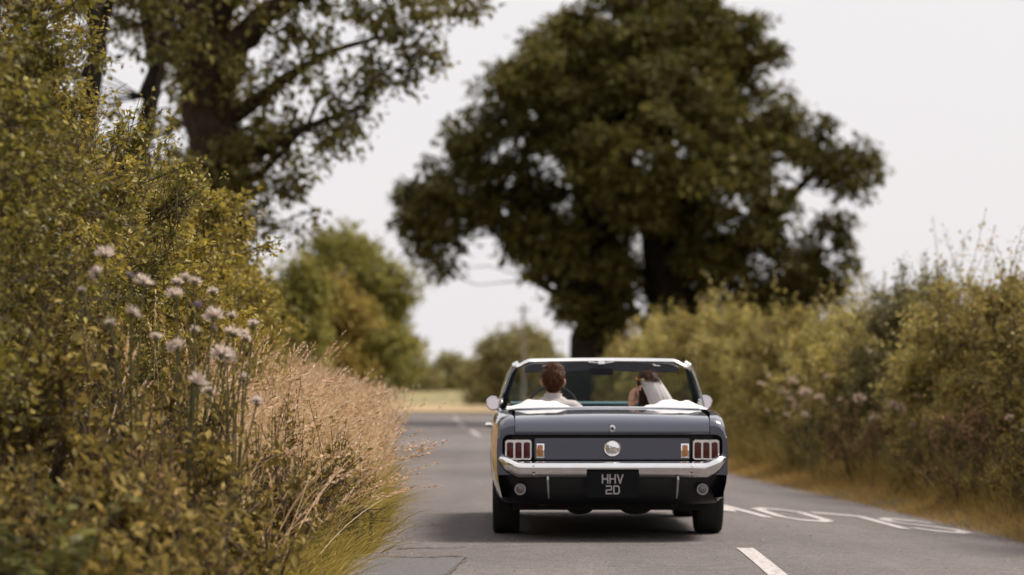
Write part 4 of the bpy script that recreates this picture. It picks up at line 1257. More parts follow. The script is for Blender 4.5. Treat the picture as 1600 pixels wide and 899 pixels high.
# rear valance below the bumper
va = MB(); rows = []
for u in np.linspace(-1, 1, 33):
    c = abs(u) ** 6
    w = .79
    rows.append([(w * u, .02 + .05 * c, .53), (w * u * .995, .005 + .08 * c, .44), (w * u * .985, .02 + .10 * c, .36), (w * u * .965, .05 + .14 * c, .285), (w * u * .93, .075 + .16 * c, .255), (w * u * .92, .16 + .16 * c, .250)])
va.grid(rows); va.build('rear_valance', M['valance_shade'], car, auto=50)

# bumper
bu = MB(); rows = []
for u in np.linspace(-1, 1, 65):
    a = abs(u)
    wrap = max(0, (a - .86) / .14)
    x = np.sign(u) * (min(a, .86) / .86 * .690 + .085 * math.sin(wrap * math.pi / 2))
    y = -.075 + .17 * (1 - math.cos(wrap * math.pi / 2)) + .02 * a * a
    nx = np.sign(u) * math.sin(wrap * math.pi / 2 * .9); ny = -math.cos(wrap * math.pi / 2 * .9)
    rise = float(sstep(.80, 1.0, a))
    zt = .556 + .075 * rise; zl = .440 + .060 * rise
    h = zt - zl
    sec = [(-.045, zl + .006), (-.014, zl), (.008, zl + .06 * h), (.026, zl + .26 * h), (.042, zl + .54 * h), (.046, zl + .64 * h), (.040, zl + .76 * h), (.016, zl + .94 * h), (-.02, zt), (-.05, zt - .004)]
    rows.append([(x + nx * d, y + ny * d, z) for d, z in sec])
bu.grid(rows)
bo = bu.build('bumper', M['chrome'], car, auto=60)
for x in (-.55, .55):
    for z, dy in ((.522, -.100), (.462, -.112)):
        b_ = MB(); b_.lathe([(.0005, -.011), (.006, -.009), (.009, -.002), (.009, .006)], (x, dy, z), 'y', 10); b_.build('bumper_bolt', M['steel'], bo)
for x in (-.452, .452):
    g = MB()
    g.tube([(x, -.085, .452), (x, -.103, .43), (x - .004 * np.sign(x), -.09, .36), (x - .008 * np.sign(x), -.06, .298)], [.007, .010, .009, .005], 8)
    g.build('bumper_guard', M['steel'], car)

# reversing lamps in the valance
for x in (-.643, .628):
    p = MB(); p.lathe([(.001, .0), (.031, -.004), (.040, -.004), (.040, .05)], (x, -.012, .360), 'y', 20)
    lo = p.build('reversing_lamp', M['grey_ring'], car)
    p = MB(); p.lathe([(.0005, -.016), (.017, -.013), (.030, -.006), (.031, .0)], (x, -.012, .360), 'y', 20); p.build('lens', M['clear_lens'], lo)

# tail lamps: three upright lenses in a bright frame
for s in (-1, 1):
    cxp, czp, hw, hh = s * .655, .636, .097, .073
    f = MB()
    fr = rrect(hw, -hh, hh, .02, 4)
    f.grid([[(cxp + x, .044, czp + z) for x, z in fr], [(cxp + x, .0, czp + z) for x, z in fr], [(cxp + x * .96, -.008, czp + z * .95) for x, z in fr], [(cxp + x * .93, .004, czp + z * .91) for x, z in fr]], close_u=True)
    f.add([(cxp + x * .93, .004, czp + z * .91) for x, z in fr], [tuple(range(len(fr)))])
    fo = f.build('tail_lamp', M['chrome'], car, auto=30)
    for k in (-1, 0, 1):
        l_ = MB(); rows = []
        for v in np.linspace(-1, 1, 13):
            zz = czp + v * .061
            yy = .002 - .012 * (1 - abs(v) ** 5) + (.010 * v if v > .05 else 0)
            rows.append([(cxp + k * .0585 + u * .0225, yy + .004 * u * u, zz) for u in (-1, -.8, 0, .8, 1)])
        l_.grid(rows); l_.build('lens', M['red_lens'], fo)
    for k in (-.5, .5):
        for q in (-.0042, .0042):
            d_ = MB(); d_.box(cxp + k * .0585 + q - .0028, cxp + k * .0585 + q + .0028, -.014, .006, czp - .066, czp + .066); d_.build('divider', M['chrome'], fo, smooth=False)
# amber flashers
for x in (-.503, .507):
    f = MB(); f.box(x - .029, x + .029, .0, .012, .578, .678)
    fo = f.build('indicator_lamp', M['chrome'], car, bevel=.003)
    f = MB(); f.box(x - .019, x + .019, -.008, .004, .588, .668); f.build('lens', M['amber_lens'], fo, bevel=.004)
# filler cap with its running-horse badge, and the lid lock
fc = MB(); fc.lathe([(.060, .012), (.061, -.012), (.056, -.020), (.050, -.017), (.047, -.022), (.040, -.026), (.020, -.030), (.0005, -.031)], (0, 0, .646), 'y', 32)
fco = fc.build('fuel_cap', M['chrome'], car, auto=25)
bd = MB()
horse = [(-.024, .004), (-.016, .011), (-.008, .008), (.004, .010), (.010, .015), (.018, .018), (.024, .012), (.018, .009), (.013, .004), (.022, -.003), (.020, -.008), (.010, -.003), (.002, -.004), (-.008, -.010), (-.018, -.008), (-.010, -.002)]
bd.add([(-x, -.0335, .646 + z) for x, z in horse] + [(-x, -.029, .646 + z) for x, z in horse],
       [tuple(range(16))] + [(i, (i + 1) % 16, 16 + (i + 1) % 16, 16 + i) for i in range(16)])
for k in (-1, 0, 1):
    bd.box(k * .005 - .0018, k * .005 + .0018, -.0325, -.029, .618, .634)
bd.build('horse_badge', M['steel'], fco, smooth=False)
lk = MB(); rows = []
for r_, yy in ((.001, -.012), (.011, -.012), (.014, -.018), (.021, -.014), (.023, .004)):
    rows.append([(math.cos(2 * math.pi * k / 20) * r_, yy, .782 + math.sin(2 * math.pi * k / 20) * r_ * 1.2) for k in range(20)])
lk.grid(rows, close_u=True); lko = lk.build('boot_lock', M['chrome'], car)
lk = MB(); lk.lathe([(.0005, -.0145), (.009, -.0135), (.010, -.010)], (0, 0, .782), 'y', 14); lk.build('keyhole', M['black_paint'], lko)

# number plate: HHV over 2D
pl = MB(); o2 = rrect(.182, .308, .488, .014, 4)
pl.grid([[(x, -.118, z) for x, z in o2], [(x, -.130, z) for x, z in o2]], close_u=True)
pl.add([(x, -.130, z) for x, z in o2], [tuple(range(len(o2)))]); pl.add([(x, -.118, z) for x, z in o2], [tuple(range(len(o2)))[::-1]])
plo = pl.build('number_plate', M['black_paint'], car, auto=30)
br = MB(); br.box(-.16, .16, -.118, .02, .33, .345); br.build('plate_bracket', M['black_paint'], plo, smooth=False)
def plate_char(strokes, x0, z0, w, h, t=.0115):
    c = MB()
    for i, ((ax, az), (bx, bz)) in enumerate(strokes):
        a = np.array([x0 + ax * w, z0 + az * h]); b = np.array([x0 + bx * w, z0 + bz * h])
        d = (b - a) / np.linalg.norm(b - a); nn = np.array([-d[1], d[0]]) * t / 2
        a = a - d * t / 2; b = b + d * t / 2
        q = [a + nn, b + nn, b - nn, a - nn]; yo = -.1325 - .0003 * i
        c.add([(p[0], yo, p[1]) for p in q] + [(p[0], -.1295, p[1]) for p in q], [(0, 1, 2, 3), (0, 4, 5, 1), (1, 5, 6, 2), (2, 6, 7, 3), (3, 7, 4, 0)])
    c.build('plate_character', M['letter'], plo, smooth=False)
Hs = [((0, 0), (0, 1)), ((1, 0), (1, 1)), ((0, .5), (1, .5))]
Vs = [((0, 1), (.5, 0)), ((.5, 0), (1, 1))]
Two = [((0, 1), (.85, 1)), ((1, .88), (1, .58)), ((.9, .5), (.12, .48)), ((0, .4), (0, 0)), ((0, 0), (1, 0))]
Ds = [((0, 0), (0, 1)), ((0, 1), (.78, 1)), ((.78, 1), (1, .8)), ((1, .8), (1, .2)), ((1, .2), (.78, 0)), ((.78, 0), (0, 0))]
for ch, x in ((Hs, -.073), (Hs, -.021), (Vs, .031)):
    plate_char(ch, x, .408, .036, .055, .0095)
for ch, x in ((Two, -.047), (Ds, .006)):
    plate_char(ch, x, .334, .036, .052, .0095)

# wheels
for s in (-1, 1):
    for a in (AX_R, AX_F):
        cxw = s * .742
        t = MB()
        t.lathe([(.195, -.085), (.24, -.098), (.285, -.100), (.303, -.090), (.309, -.070), (.311, -.03), (.311, .03), (.309, .070), (.303, .090), (.285, .100), (.24, .098), (.195, .085)], (cxw, a, AX_Z), 'x', 40)
        to = t.build('wheel', M['rubber'], car)
        for off in (-.05, -.017, .017, .05):
            g = MB(); g.lathe([(.3125, off - .011), (.3125, off + .011)], (cxw, a, AX_Z), 'x', 40); g.build('tread_rib', M['rubber'], to)
        r_ = MB(); r_.lathe([(.198, s * -.07), (.198, s * .085), (.185, s * .088), (.17, s * .06), (.10, s * .055), (.075, s * .075), (.03, s * .085), (.001, s * .086)], (cxw, a, AX_Z), 'x', 30)
        r_.build('rim', M['chrome'], to)

# cockpit: tub, seats, dash, wheel
tub = MB()
for s in (-1, 1):
    tub.grid([[(s * (wm(y) - .125), y, zb(y)), (s * (wm(y) - .14), y, zb(y) - .03), (s * (wm(y) - .17), y, .6), (s * (wm(y) - .17), y, .29)] for y in (1.05, 1.3, 1.6, 2.0, 2.4, 2.7, 2.82)])
tub.grid([[(x, y, .29) for x in (-.70, 0, .70)] for y in (1.05, 2.0, 2.95)])
tub.grid([[(x, 1.06, .9), (x, 1.15, .29)] for x in (-.70, 0, .70)])
tub.grid([[(x, 2.82, .9), (x, 2.95, .29)] for x in (-.70, 0, .70)])
tub.build('cockpit_tub', M['interior'], car)
da = MB(); rows = []
for u in np.linspace(-1, 1, 9):
    rows.append([(u * .71, 2.86, .925), (u * .71, 2.70, .958), (u * .71, 2.58, .962), (u * .71, 2.54, .945), (u * .71, 2.56, .90), (u * .71, 2.60, .76), (u * .71, 2.72, .70)])
da.grid(rows); da.build('dashboard', M['teal'], car)
def seat(x):
    sb = MB()
    def ring(y, z, w, d): return [(x + math.cos(a) * w * (1 if abs(math.cos(a)) < .7 else .96), y + math.sin(a) * d, z) for a in np.linspace(0, 2 * math.pi, 20, endpoint=False)]
    sb.grid([ring(1.80, .42, .24, .06), ring(1.76, .60, .245, .075), ring(1.70, .76, .24, .065), ring(1.665, .85, .21, .05), ring(1.655, .885, .15, .03), ring(1.654, .888, .02, .004)], close_u=True)
    so = sb.build('seat', M['interior'], car)
    cu = MB(); cu.grid([[(x + math.cos(a) * .25, 2.05 + math.sin(a) * .27, z) for a in np.linspace(0, 2 * math.pi, 20, endpoint=False)] for z in (.30, .36, .43)] + [[(x + math.cos(a) * .20, 2.05 + math.sin(a) * .22, .45) for a in np.linspace(0, 2 * math.pi, 20, endpoint=False)], [(x, 2.05, .452)] * 20], close_u=True)
    cu.build('cushion', M['interior'], so)
seat(-.38); seat(.38)
rb = MB(); rb.box(-.60, .60, 1.18, 1.32, .30, .80); rb.box(-.60, .60, 1.30, 1.60, .30, .46); rb.build('rear_bench', M['interior'], car, bevel=.03)
sw = MB(); n1, n2 = 40, 8
ctr = Vector((-.38, 2.30, .90)); ax = Vector((0, -.92, .40)).normalized(); e1 = Vector((1, 0, 0)); e2 = ax.cross(e1)
sw.grid([[ctr + (e1 * math.cos(t) + e2 * math.sin(t)) * (.195 + .011 * math.cos(p)) + ax * .011 * math.sin(p) for p in np.linspace(0, 2 * math.pi, n2, endpoint=False)] for t in np.linspace(0, 2 * math.pi, n1, endpoint=False)], close_u=True, close_v=True)
for t in (R(0), R(180), R(270)):
    sw.tube([ctr - ax * .03, ctr + (e1 * math.cos(t) + e2 * math.sin(t)) * .19], .008, 6)
sw.tube([ctr - ax * .02, ctr - ax * .35], .022, 8)
sw.build('steering_wheel', M['interior'], car)

# folded roof under its white cover
bc = MB(); rows = []
for u in np.linspace(-1, 1, 61):
    a = abs(u); x = u * .738
    lump = .056 * float(sstep(.30, .62, a)) * (1 - .75 * float(sstep(.80, .97, a)))
    lump += .006 * math.sin(u * 23) * float(sstep(.3, .5, a)) + .004 * math.sin(u * 47 + 1)
    fw = .16 + .42 * float(sstep(.45, 1.0, a))
    row = []
    for v in np.linspace(0, 1, 12):
        hgt = math.sin(min(1, v * 1.25) * math.pi * .8) ** .8 if v < .999 else .25
        hgt = max(hgt, .12)
        row.append((x, 1.045 + fw * v, .906 + .008 * (1 - u * u) + (lump + .010) * hgt - (.05 if v > .95 else 0)))
    rows.append(row)
bc.grid(rows)
bc.build('roof_cover', M['white_vinyl'], car)
tr_ = MB()
tr_.tube([(.742 * u, 1.022 + .09 * abs(u) ** 10, .911 + .010 * (1 - u * u)) for u in np.linspace(-1, 1, 41)], .0095, 8)
tr_.build('rear_trim_strip', M['chrome'], car)

# windscreen
def wpt(u, v):
    """u -1..1 across, v 0 foot .. 1 head of the pane"""
    yb = 2.93 - .24 * abs(u) ** 2.2; yt = 2.44 - .09 * abs(u) ** 2.2
    return (u * (.765 + (.625 - .765) * v), yb + (yt - yb) * v, .915 + (1.262 - .915) * v - .012 * abs(u) ** 3 * v)
ws = MB(); ws.grid([[wpt(u, v) for u in np.linspace(-1, 1, 25)] for v in np.linspace(0, 1, 7)])
wso = ws.build('windscreen', M['glass'], car)
hd = MB(); rows = []
for u in np.linspace(-1, 1, 41):
    a = abs(u)
    x = u * .668; y = 2.42 - .10 * a ** 2.2
    z = 1.294 - .010 * a ** 2 - .042 * float(sstep(.84, 1, a))
    rows.append([(x, y + .03, z - .016), (x, y + .022, z + .002), (x, y, z + .010), (x, y - .026, z + .006), (x, y - .044, z - .014), (x, y - .036, z - .028), (x, y + .0, z - .026)])
hd.grid(rows, close_u=True); hd.build('header_rail', M['bright_trim'], wso, auto=70)
hp = MB(); rows = []
for u in np.linspace(-1, 1, 31):
    a = abs(u)
    x = u * .60; y = 2.42 - .10 * a ** 2.2
    z = 1.294 - .010 * a ** 2 - .03 * float(sstep(.9, 1, a))
    low = .082 + .010 * float(sstep(.1, .35, a)) - .02 * float(sstep(.85, 1, a))
    rows.append([(x, y - .030, z - .020), (x, y - .044, z - .030), (x, y - .046, z - low), (x, y - .03, z - low - .005), (x, y + .01, z - low + .01), (x, y + .01, z - .02)])
hp.grid(rows, close_u=True); hp.build('sun_visor_panel', M['interior'], wso)
for x in (-.50, .50):
    c = MB(); c.tube([(x, 2.345, 1.258), (x - .02 * np.sign(x), 2.325, 1.240), (x - .07 * np.sign(x), 2.325, 1.238), (x - .10 * np.sign(x), 2.33, 1.250)], .007, 6)
    c.build('roof_catch', M['chrome'], wso)
c = MB(); c.tube([(-.10, 2.365, 1.272), (-.04, 2.35, 1.262), (.04, 2.35, 1.262), (.10, 2.365, 1.272)], .006, 6); c.box(-.025, .025, 2.34, 2.37, 1.255, 1.278)
c.build('centre_catch', M['chrome'], wso)
for s in (-1, 1):
    p = MB()
    p.tube([(s * .775, 2.70, .905), (s * .735, 2.565, 1.05), (s * .690, 2.42, 1.185), (s * .662, 2.335, 1.255)], [.030, .027, .026, .024], 10)
    p.build('pillar', M['interior'], wso)
    p = MB()
    p.tube([(s * .805, 2.665, .905), (s * .768, 2.535, 1.05), (s * .720, 2.395, 1.185), (s * .683, 2.320, 1.246), (s * .652, 2.330, 1.262)], [.019, .019, .019, .021, .020], 8)
    p.build('pillar_trim', M['bright_trim'], wso)
    q = MB()
    q.tube([(s * .806, 2.30, .905), (s * .790, 2.31, .98), (s * .735, 2.33, 1.14), (s * .700, 2.335, 1.225)], .007, 8)
    qo = q.build('quarter_light_frame', M['steel'], car)
    q = MB(); q.add([(s * .804, 2.64, .92), (s * .804, 2.31, .92), (s * .703, 2.337, 1.22), (s * .708, 2.36, 1.22)], [(0, 1, 2, 3)])
    q.build('pane', M['glass'], qo, smooth=False)
mi = MB()
mrows = []
for yy, k in ((0, .6), (.004, .92), (.02, 1), (.03, .8), (.036, .1)):
    mrows.append([(.0 + x * k, 2.36 + yy, 1.197 + z * k) for x, z in rrect(.094, -.030, .030, .022, 4)])
mi.grid(mrows, close_u=True); mi.tube([(0, 2.385, 1.21), (0, 2.42, 1.27)], .007, 6)
mio = mi.build('interior_mirror', M['interior'], wso)
mg = MB(); r5 = rrect(.086, -.025, .025, .018, 4); mg.add([(x, 2.3575 - .28 * z - .008, 1.197 + z) for x, z in r5], [tuple(range(len(r5)))]); mg.build('mirror_glass', M['mirror'], mio, smooth=False)
wi = MB(); wi.tube([(-.12, 2.95, .925), (.10, 2.93, .945), (.30, 2.91, .950)], .006, 5); wi.tube([(-.55, 2.88, .925), (-.35, 2.92, .950), (-.15, 2.94, .950)], .006, 5); wi.build('wiper', M['black_paint'], car)

# round door mirrors
for s in (-1, 1):
    h = MB(); hx, hy, hz = (-.848, 2.47, .948) if s < 0 else (.825, 2.55, .955)
    h.lathe([(.052, -.003), (.057, .0), (.057, .012), (.050, .035), (.03, .055), (.001, .062)], (hx, hy, hz), 'y', 28)
    h.tube([(hx, hy + .03, hz - .03), (hx - s * .03, hy + .04, .905), (hx - s * .06, hy + .05, .893)], [.012, .011, .016], 8)
    ho = h.build('door_mirror', M['chrome'], car)
    g = MB(); g.add([(hx + math.cos(t) * .050, hy - .004 - .006 * (1 - math.sin(t)) , hz + math.sin(t) * .050) for t in np.linspace(0, 2 * math.pi, 28, endpoint=False)], [tuple(range(28))]); g.build('mirror_glass', M['mirror'], ho, smooth=False)
an = MB(); an.tube([(.79, 3.1, .88), (.79, 3.09, 1.30), (.80, 3.08, 1.42)], [.004, .0025, .0015], 6); an.build('aerial', M['steel'], car)

# nose, for whoever walks round it: grille, head lamps, front bumper
g = MB(); g.box(-.42, .42, 4.59, 4.615, .50, .72); g.build('grille', M['black_paint'], car, bevel=.01)
for s in (-1, 1):
    g = MB(); g.lathe([(.10, -.05), (.10, .03), (.088, .035), (.05, .05), (.001, .055)], (s * .60, 4.575, .62), 'y', 24); g.build('head_lamp', M['chrome'], car)
g = MB(); g.grid([[(u * .82, 4.64 - .14 * abs(u) ** 4 + d, z) for d, z in ((-.03, .40), (.02, .41), (.035, .45), (.02, .49), (-.03, .50))] for u in np.linspace(-1, 1, 33)]); g.build('front_bumper', M['chrome'], car)

# ------------------------------------------------------------------ the two people
def soft_body(name, prims, voxel, m, parent=None, smooth_it=5):
    """prims: ('cap', p0, p1, r0, r1) or ('ell', centre, radii, euler); fused into one continuous skin"""
    mb = MB()
    for p in prims:
        if p[0] == 'cap':
            a, b, r0, r1 = Vector(p[1]), Vector(p[2]), p[3], p[4]
            d = (b - a).normalized(); rows_p, rows_r = [], []
            for k in range(5):
                t = math.pi / 2 * (1 - k / 4); rows_p.append(a - d * r0 * math.sin(t)); rows_r.append(max(.0006, r0 * math.cos(t)))
            for k in range(5):
                t = math.pi / 2 * k / 4; rows_p.append(b + d * r1 * math.sin(t)); rows_r.append(max(.0006, r1 * math.cos(t)))
            mb.tube(rows_p, rows_r, 14)
        else:
            c, r_, e = Vector(p[1]), p[2], p[3] if len(p) > 3 else (0, 0, 0)
            from mathutils import Euler
            rot = Euler(e).to_matrix(); rows = []
            for i in range(13):
                t = math.pi * i / 12
                rows.append([c + rot @ Vector((max(.002, math.sin(t)) * math.cos(2 * math.pi * k / 20) * r_[0], max(.002, math.sin(t)) * math.sin(2 * math.pi * k / 20) * r_[1], math.cos(t) * r_[2])) for k in range(20)])
            o = len(mb.v); mb.grid(rows, close_u=True)
            mb.f.append(tuple(o + k for k in range(20))); mb.f.append(tuple(o + 240 + k for k in range(20))[::-1])
    o = mb.build(name, m, parent, smooth=False)
    rm = o.modifiers.new('r', 'REMESH'); rm.mode = 'VOXEL'; rm.voxel_size = voxel; rm.use_smooth_shade = True
    sm = o.modifiers.new('s', 'SMOOTH'); sm.iterations = smooth_it; sm.factor = .5
    dg = bpy.context.evaluated_depsgraph_get(); dg.update()
    me = bpy.data.meshes.new_from_object(o.evaluated_get(dg))
    o.modifiers.clear(); old = o.data; o.data = me; bpy.data.meshes.remove(old)
    if not me.materials: me.materials.append(m)
    me.polygons.foreach_set('use_smooth', np.ones(len(me.polygons), bool))
    return o

def head_prims(c, yaw, k=1.0):
    """a head at c looking along yaw (0 = +Y, positive turns left)"""
    rt = Matrix.Rotation(yaw, 3, 'Z'); c = Vector(c)
    def P(x, y, z): return c + rt @ Vector((x * k, y * k, z * k))
    def E(x, y, z, a, b, d): return ('ell', P(x, y, z), (a * k, b * k, d * k), (0, 0, yaw))
    pr = [E(0, -.012, .03, .074, .092, .088), E(0, .020, -.030, .062, .074, .078), E(0, .042, -.078, .034, .040, .032),
          E(0, .086, -.018, .011, .018, .020), E(0, .082, .002, .009, .014, .024), E(0, .078, -.058, .022, .012, .008),
          E(.028, .074, -.012, .022, .014, .012), E(-.028, .074, -.012, .022, .014, .012), E(0, .072, .022, .052, .016, .012)]
    for s in (-1, 1):
        pr += [E(s * .080, -.012, -.012, .012, .022, .034), E(s * .092, -.022, -.006, .008, .015, .026), E(s * .029, .082, .006, .012, .010, .009)]
    return pr

def hand_prims(wrist, d, up, side, curl=.9, k=1.0):
    """palm and five bent fingers; d along the hand, up its back, side towards the thumb"""
    w = Vector(wrist); d = Vector(d).normalized(); up = Vector(up).normalized(); side = Vector(side).normalized()
    pr = [('cap', w, w + d * .03 * k, .024 * k, .024 * k)]
    for i, (o, ln) in enumerate(((.030, .070), (.010, .078), (-.010, .073), (-.029, .058))):
        b0 = w + d * .03 * k + side * o * .6 * k; b1 = w + d * .085 * k + side * o * k
        pr.append(('cap', b0, b1, .014 * k, .0125 * k))
        q, dirv = b1, d
        for j, f in enumerate((.45, .32, .25)):
            ang = curl * (.45 + .25 * j)
            dirv = (dirv * math.cos(ang) - up * math.sin(ang)).normalized()
            upn = up
            q2 = q + dirv * ln * f * k
            pr.append(('cap', q, q2, (.0092 - .0008 * j) * k, (.0086 - .0008 * j) * k)); q = q2
            up = (up - dirv * up.dot(dirv)).normalized() if (up - dirv * up.dot(dirv)).length > 1e-4 else upn
        up = Vector(upn)
    t0 = w + d * .025 * k + side * .024 * k; t1 = t0 + (d * .6 + side * .6 - up * .3).normalized() * .042 * k
    t2 = t1 + (d * .9 + side * .1 - up * .35).normalized() * .032 * k
    pr += [('cap', w + d * .01 * k, t0, .014 * k, .013 * k), ('cap', t0, t1, .0125 * k, .0105 * k), ('cap', t1, t2, .010 * k, .0088 * k)]
    return pr

def hair_strands(rng, c, rad, n, ln, yaw, keep, flow, w=.004):
    """short locks lying over the skull"""
    d = rdirs(rng, n * 3); rt = np.array(Matrix.Rotation(yaw, 3, 'Z'))
    ok = keep(d); d = d[ok][:n]
    P = d * np.array(rad)
    fl = np.array(flow)
    T = unit(fl - d * (d @ fl)[:, None] + rng.normal(0, .25, d.shape))
    L = ln * rng.uniform(.6, 1.3, len(d))
    side = unit(np.cross(T, d))
    rows = []
    for i in range(4):
        t = i / 3
        q = P + T * (L * t)[:, None] + d * (.003 * math.sin(math.pi * t) + .0005 - .5 * t * t * L[:, None] ** 2 / rad[0])
        ww = w * (1 - .85 * t) * .5 * np.ones((len(d), 1))
        rows.append((q - side * ww, q + side * ww))
    V = np.stack([x for r in rows for x in r], 1).reshape(-1, 3) @ rt.T + np.array(c)
    b = np.arange(len(d))[:, None] * 8
    F = np.concatenate([b + np.array([[2 * i, 2 * i + 1, 2 * i + 3]]) for i in range(3)] + [b + np.array([[2 * i, 2 * i + 3, 2 * i + 2]]) for i in range(3)], 1).reshape(-1, 3)
    return V, F

def obj_arrays(o):
    me = o.data; me.calc_loop_triangles()
    v = np.empty(len(me.vertices) * 3, np.float32); me.vertices.foreach_get('co', v)
    t = np.empty(len(me.loop_triangles) * 3, np.int32); me.loop_triangles.foreach_get('vertices', t)
    return v.reshape(-1, 3), t.reshape(-1, 3)

def W(x, y, z): return Vector((CARX + x, CARY + y, z))

rng = np.random.default_rng(21)
# the driver
hc = W(-.385, 1.93, 1.118)
dx = -.385
arms = []
shirt = [('ell', W(dx, 1.90, .78), (.17, .115, .22)), ('ell', W(dx, 1.895, .60), (.155, .12, .2)), ('cap', W(dx - .15, 1.90, .915), W(dx + .15, 1.90, .915), .062, .062),
         ('cap', W(dx - .06, 1.905, .955), W(dx + .06, 1.905, .955), .05, .05), ('cap', W(dx, 1.905, .96), W(dx, 1.915, 1.002), .064, .058)]
body_p = head_prims(hc, R(-3), 1.0) + [('cap', W(dx, 1.905, .94), W(dx, 1.925, 1.06), .056, .053), ('ell', W(dx, 1.90, .75), (.14, .09, .22)), ('ell', W(dx, 1.90, .50), (.14, .11, .12))]
for s in (-1, 1):
    sh, el, wr = W(dx + s * .185, 1.91, .895), W(dx + s * .235, 2.02, .70), W(dx + s * .165, 2.225, .885)
    shirt += [('cap', sh, el, .056, .046), ('cap', el, el.lerp(wr, .85), .046, .034)]
    body_p += [('cap', sh, el, .045, .036), ('cap', el, wr, .036, .024)]
    body_p += hand_prims(wr, (s * .12, .75, .35), (s * .6, -.2, .7), (-s * .6, .1, .6), .8)
    hip, kn, an_ = W(dx + s * .09, 1.93, .50), W(dx + s * .13, 2.36, .60), W(dx + s * .11, 2.70, .36)
    body_p += [('cap', hip, kn, .070, .05), ('cap', kn, an_, .048, .034), ('cap', an_, an_ + Vector((0, .15, .02)), .034, .026)]
driver = soft_body('person', body_p, .0062, M['skin'])
tag(driver, 'driver with short brown hair and pale collared shirt, seen from behind at the wheel', 'person')
soft_body('shirt', shirt, .009, M['shirt'], driver, 8)
tro = []
for s in (-1, 1):
    tro += [('cap', W(dx + s * .09, 1.93, .50), W(dx + s * .13, 2.36, .60), .084, .064), ('cap', W(dx + s * .13, 2.36, .60), W(dx + s * .112, 2.66, .39), .062, .05)]
tro += [('ell', W(dx, 1.91, .50), (.165, .13, .12))]
soft_body('trousers', tro, .010, M['trousers'], driver)
# shirt collar
co = MB(); rows = []
for k in range(25):
    a = 2 * math.pi * k / 24
    r1 = .066; fwd = math.sin(a)
    c0 = W(dx, 1.918, 1.0)
    rows.append([c0 + Vector((math.cos(a) * r1 * 1.10, fwd * r1 * 1.06, -.022)), c0 + Vector((math.cos(a) * r1 * 1.02, fwd * r1, .026)), c0 + Vector((math.cos(a) * r1 * .95, fwd * r1 * .93, .024)), c0 + Vector((math.cos(a) * r1 * .92, fwd * r1 * .9, -.01))])
co.grid(rows); co.build('collar', M['shirt'], driver)
hp_ = [('ell', hc + Vector((0, -.024, .040)), (.082, .096, .088)), ('ell', hc + Vector((0, -.052, -.005)), (.071, .062, .072)), ('ell', hc + Vector((0, -.048, -.048)), (.060, .050, .045)),
       ('ell', hc + Vector((-.01, .035, .088)), (.062, .056, .036)), ('ell', hc + Vector((.02, -.02, .108)), (.050, .060, .030))]
cap = soft_body('hair_cap', hp_, .008, M['hair_brown'], None, 3)
a1 = obj_arrays(cap)
st_ = hair_strands(rng, hc + Vector((0, -.022, .036)), (.083, .098, .094), 1500, .05, 0, lambda d: ((d[:, 2] > -.1) | ((d[:, 1] < -.15) & (d[:, 2] > -.75))) & ((d[:, 1] < .75) | (d[:, 2] > .45)), (.25, .3, -.75), .0045)
st2 = hair_strands(rng, hc + Vector((.004, -.010, .060)), (.080, .095, .085), 400, .05, 0, lambda d: (d[:, 2] > .35), (.6, .5, .0), .005)
Vh, Fh = merge([a1, st_, st2])
np_obj('hair', Vh, Fh, M['hair_brown'], driver, smooth=True)
bpy.data.objects.remove(cap)

# the bride
bx = .345
yaw = R(42)
bc_ = W(bx - .012, 1.92, 1.072)
dress = [('ell', W(bx, 1.90, .72), (.14, .105, .18)), ('ell', W(bx, 1.89, .55), (.135, .12, .18))]
bp = head_prims(bc_, yaw, .95) + [('cap', W(bx - .002, 1.905, .90), W(bx - .006, 1.915, 1.02), .048, .045), ('ell', W(bx, 1.90, .72), (.125, .085, .2)), ('cap', W(bx - .13, 1.905, .87), W(bx + .13, 1.905, .87), .05, .05), ('ell', W(bx, 1.90, .50), (.14, .11, .12))]
sh, el, wr = W(bx - .15, 1.905, .85), W(bx - .15, 2.03, .69), W(bx - .128, 1.99, .905)
bp += [('cap', sh, el, .042, .033), ('cap', el, wr, .033, .021)] + hand_prims(wr, (.06, -.02, 1), (-.75, -.6, .1), (.6, -.75, .1), .12, .95)
sh, el, wr = W(bx + .16, 1.905, .86), W(bx + .21, 2.0, .66), W(bx + .08, 2.20, .62)
bp += [('cap', sh, el, .042, .033), ('cap', el, wr, .033, .021)] + hand_prims(wr, (-.5, .8, .0), (0, .1, 1), (-.8, -.4, 0), .5, .95)
for s in (-1, 1):
    hip, kn, an_ = W(bx + s * .09, 1.93, .50), W(bx + s * .09, 2.34, .58), W(bx + s * .08, 2.66, .36)
    bp += [('cap', hip, kn, .068, .048), ('cap', kn, an_, .046, .032), ('cap', an_, an_ + Vector((0, .14, .02)), .032, .024)]
bride = soft_body('person', bp, .0062, M['skin'])
tag(bride, 'bride with long dark hair, flower crown and white veil, one hand raised', 'person')
for s in (-1, 1):
    dress += [('cap', W(bx + s * .09, 1.93, .50), W(bx + s * .09, 2.36, .58), .095, .08), ('cap', W(bx + s * .09, 2.36, .58), W(bx + s * .09, 2.62, .36), .085, .09)]
soft_body('dress', dress, .011, M['dress'], bride)
rt = Matrix.Rotation(yaw, 3, 'Z')
def BH(x, y, z): return bc_ + rt @ Vector((x, y, z))
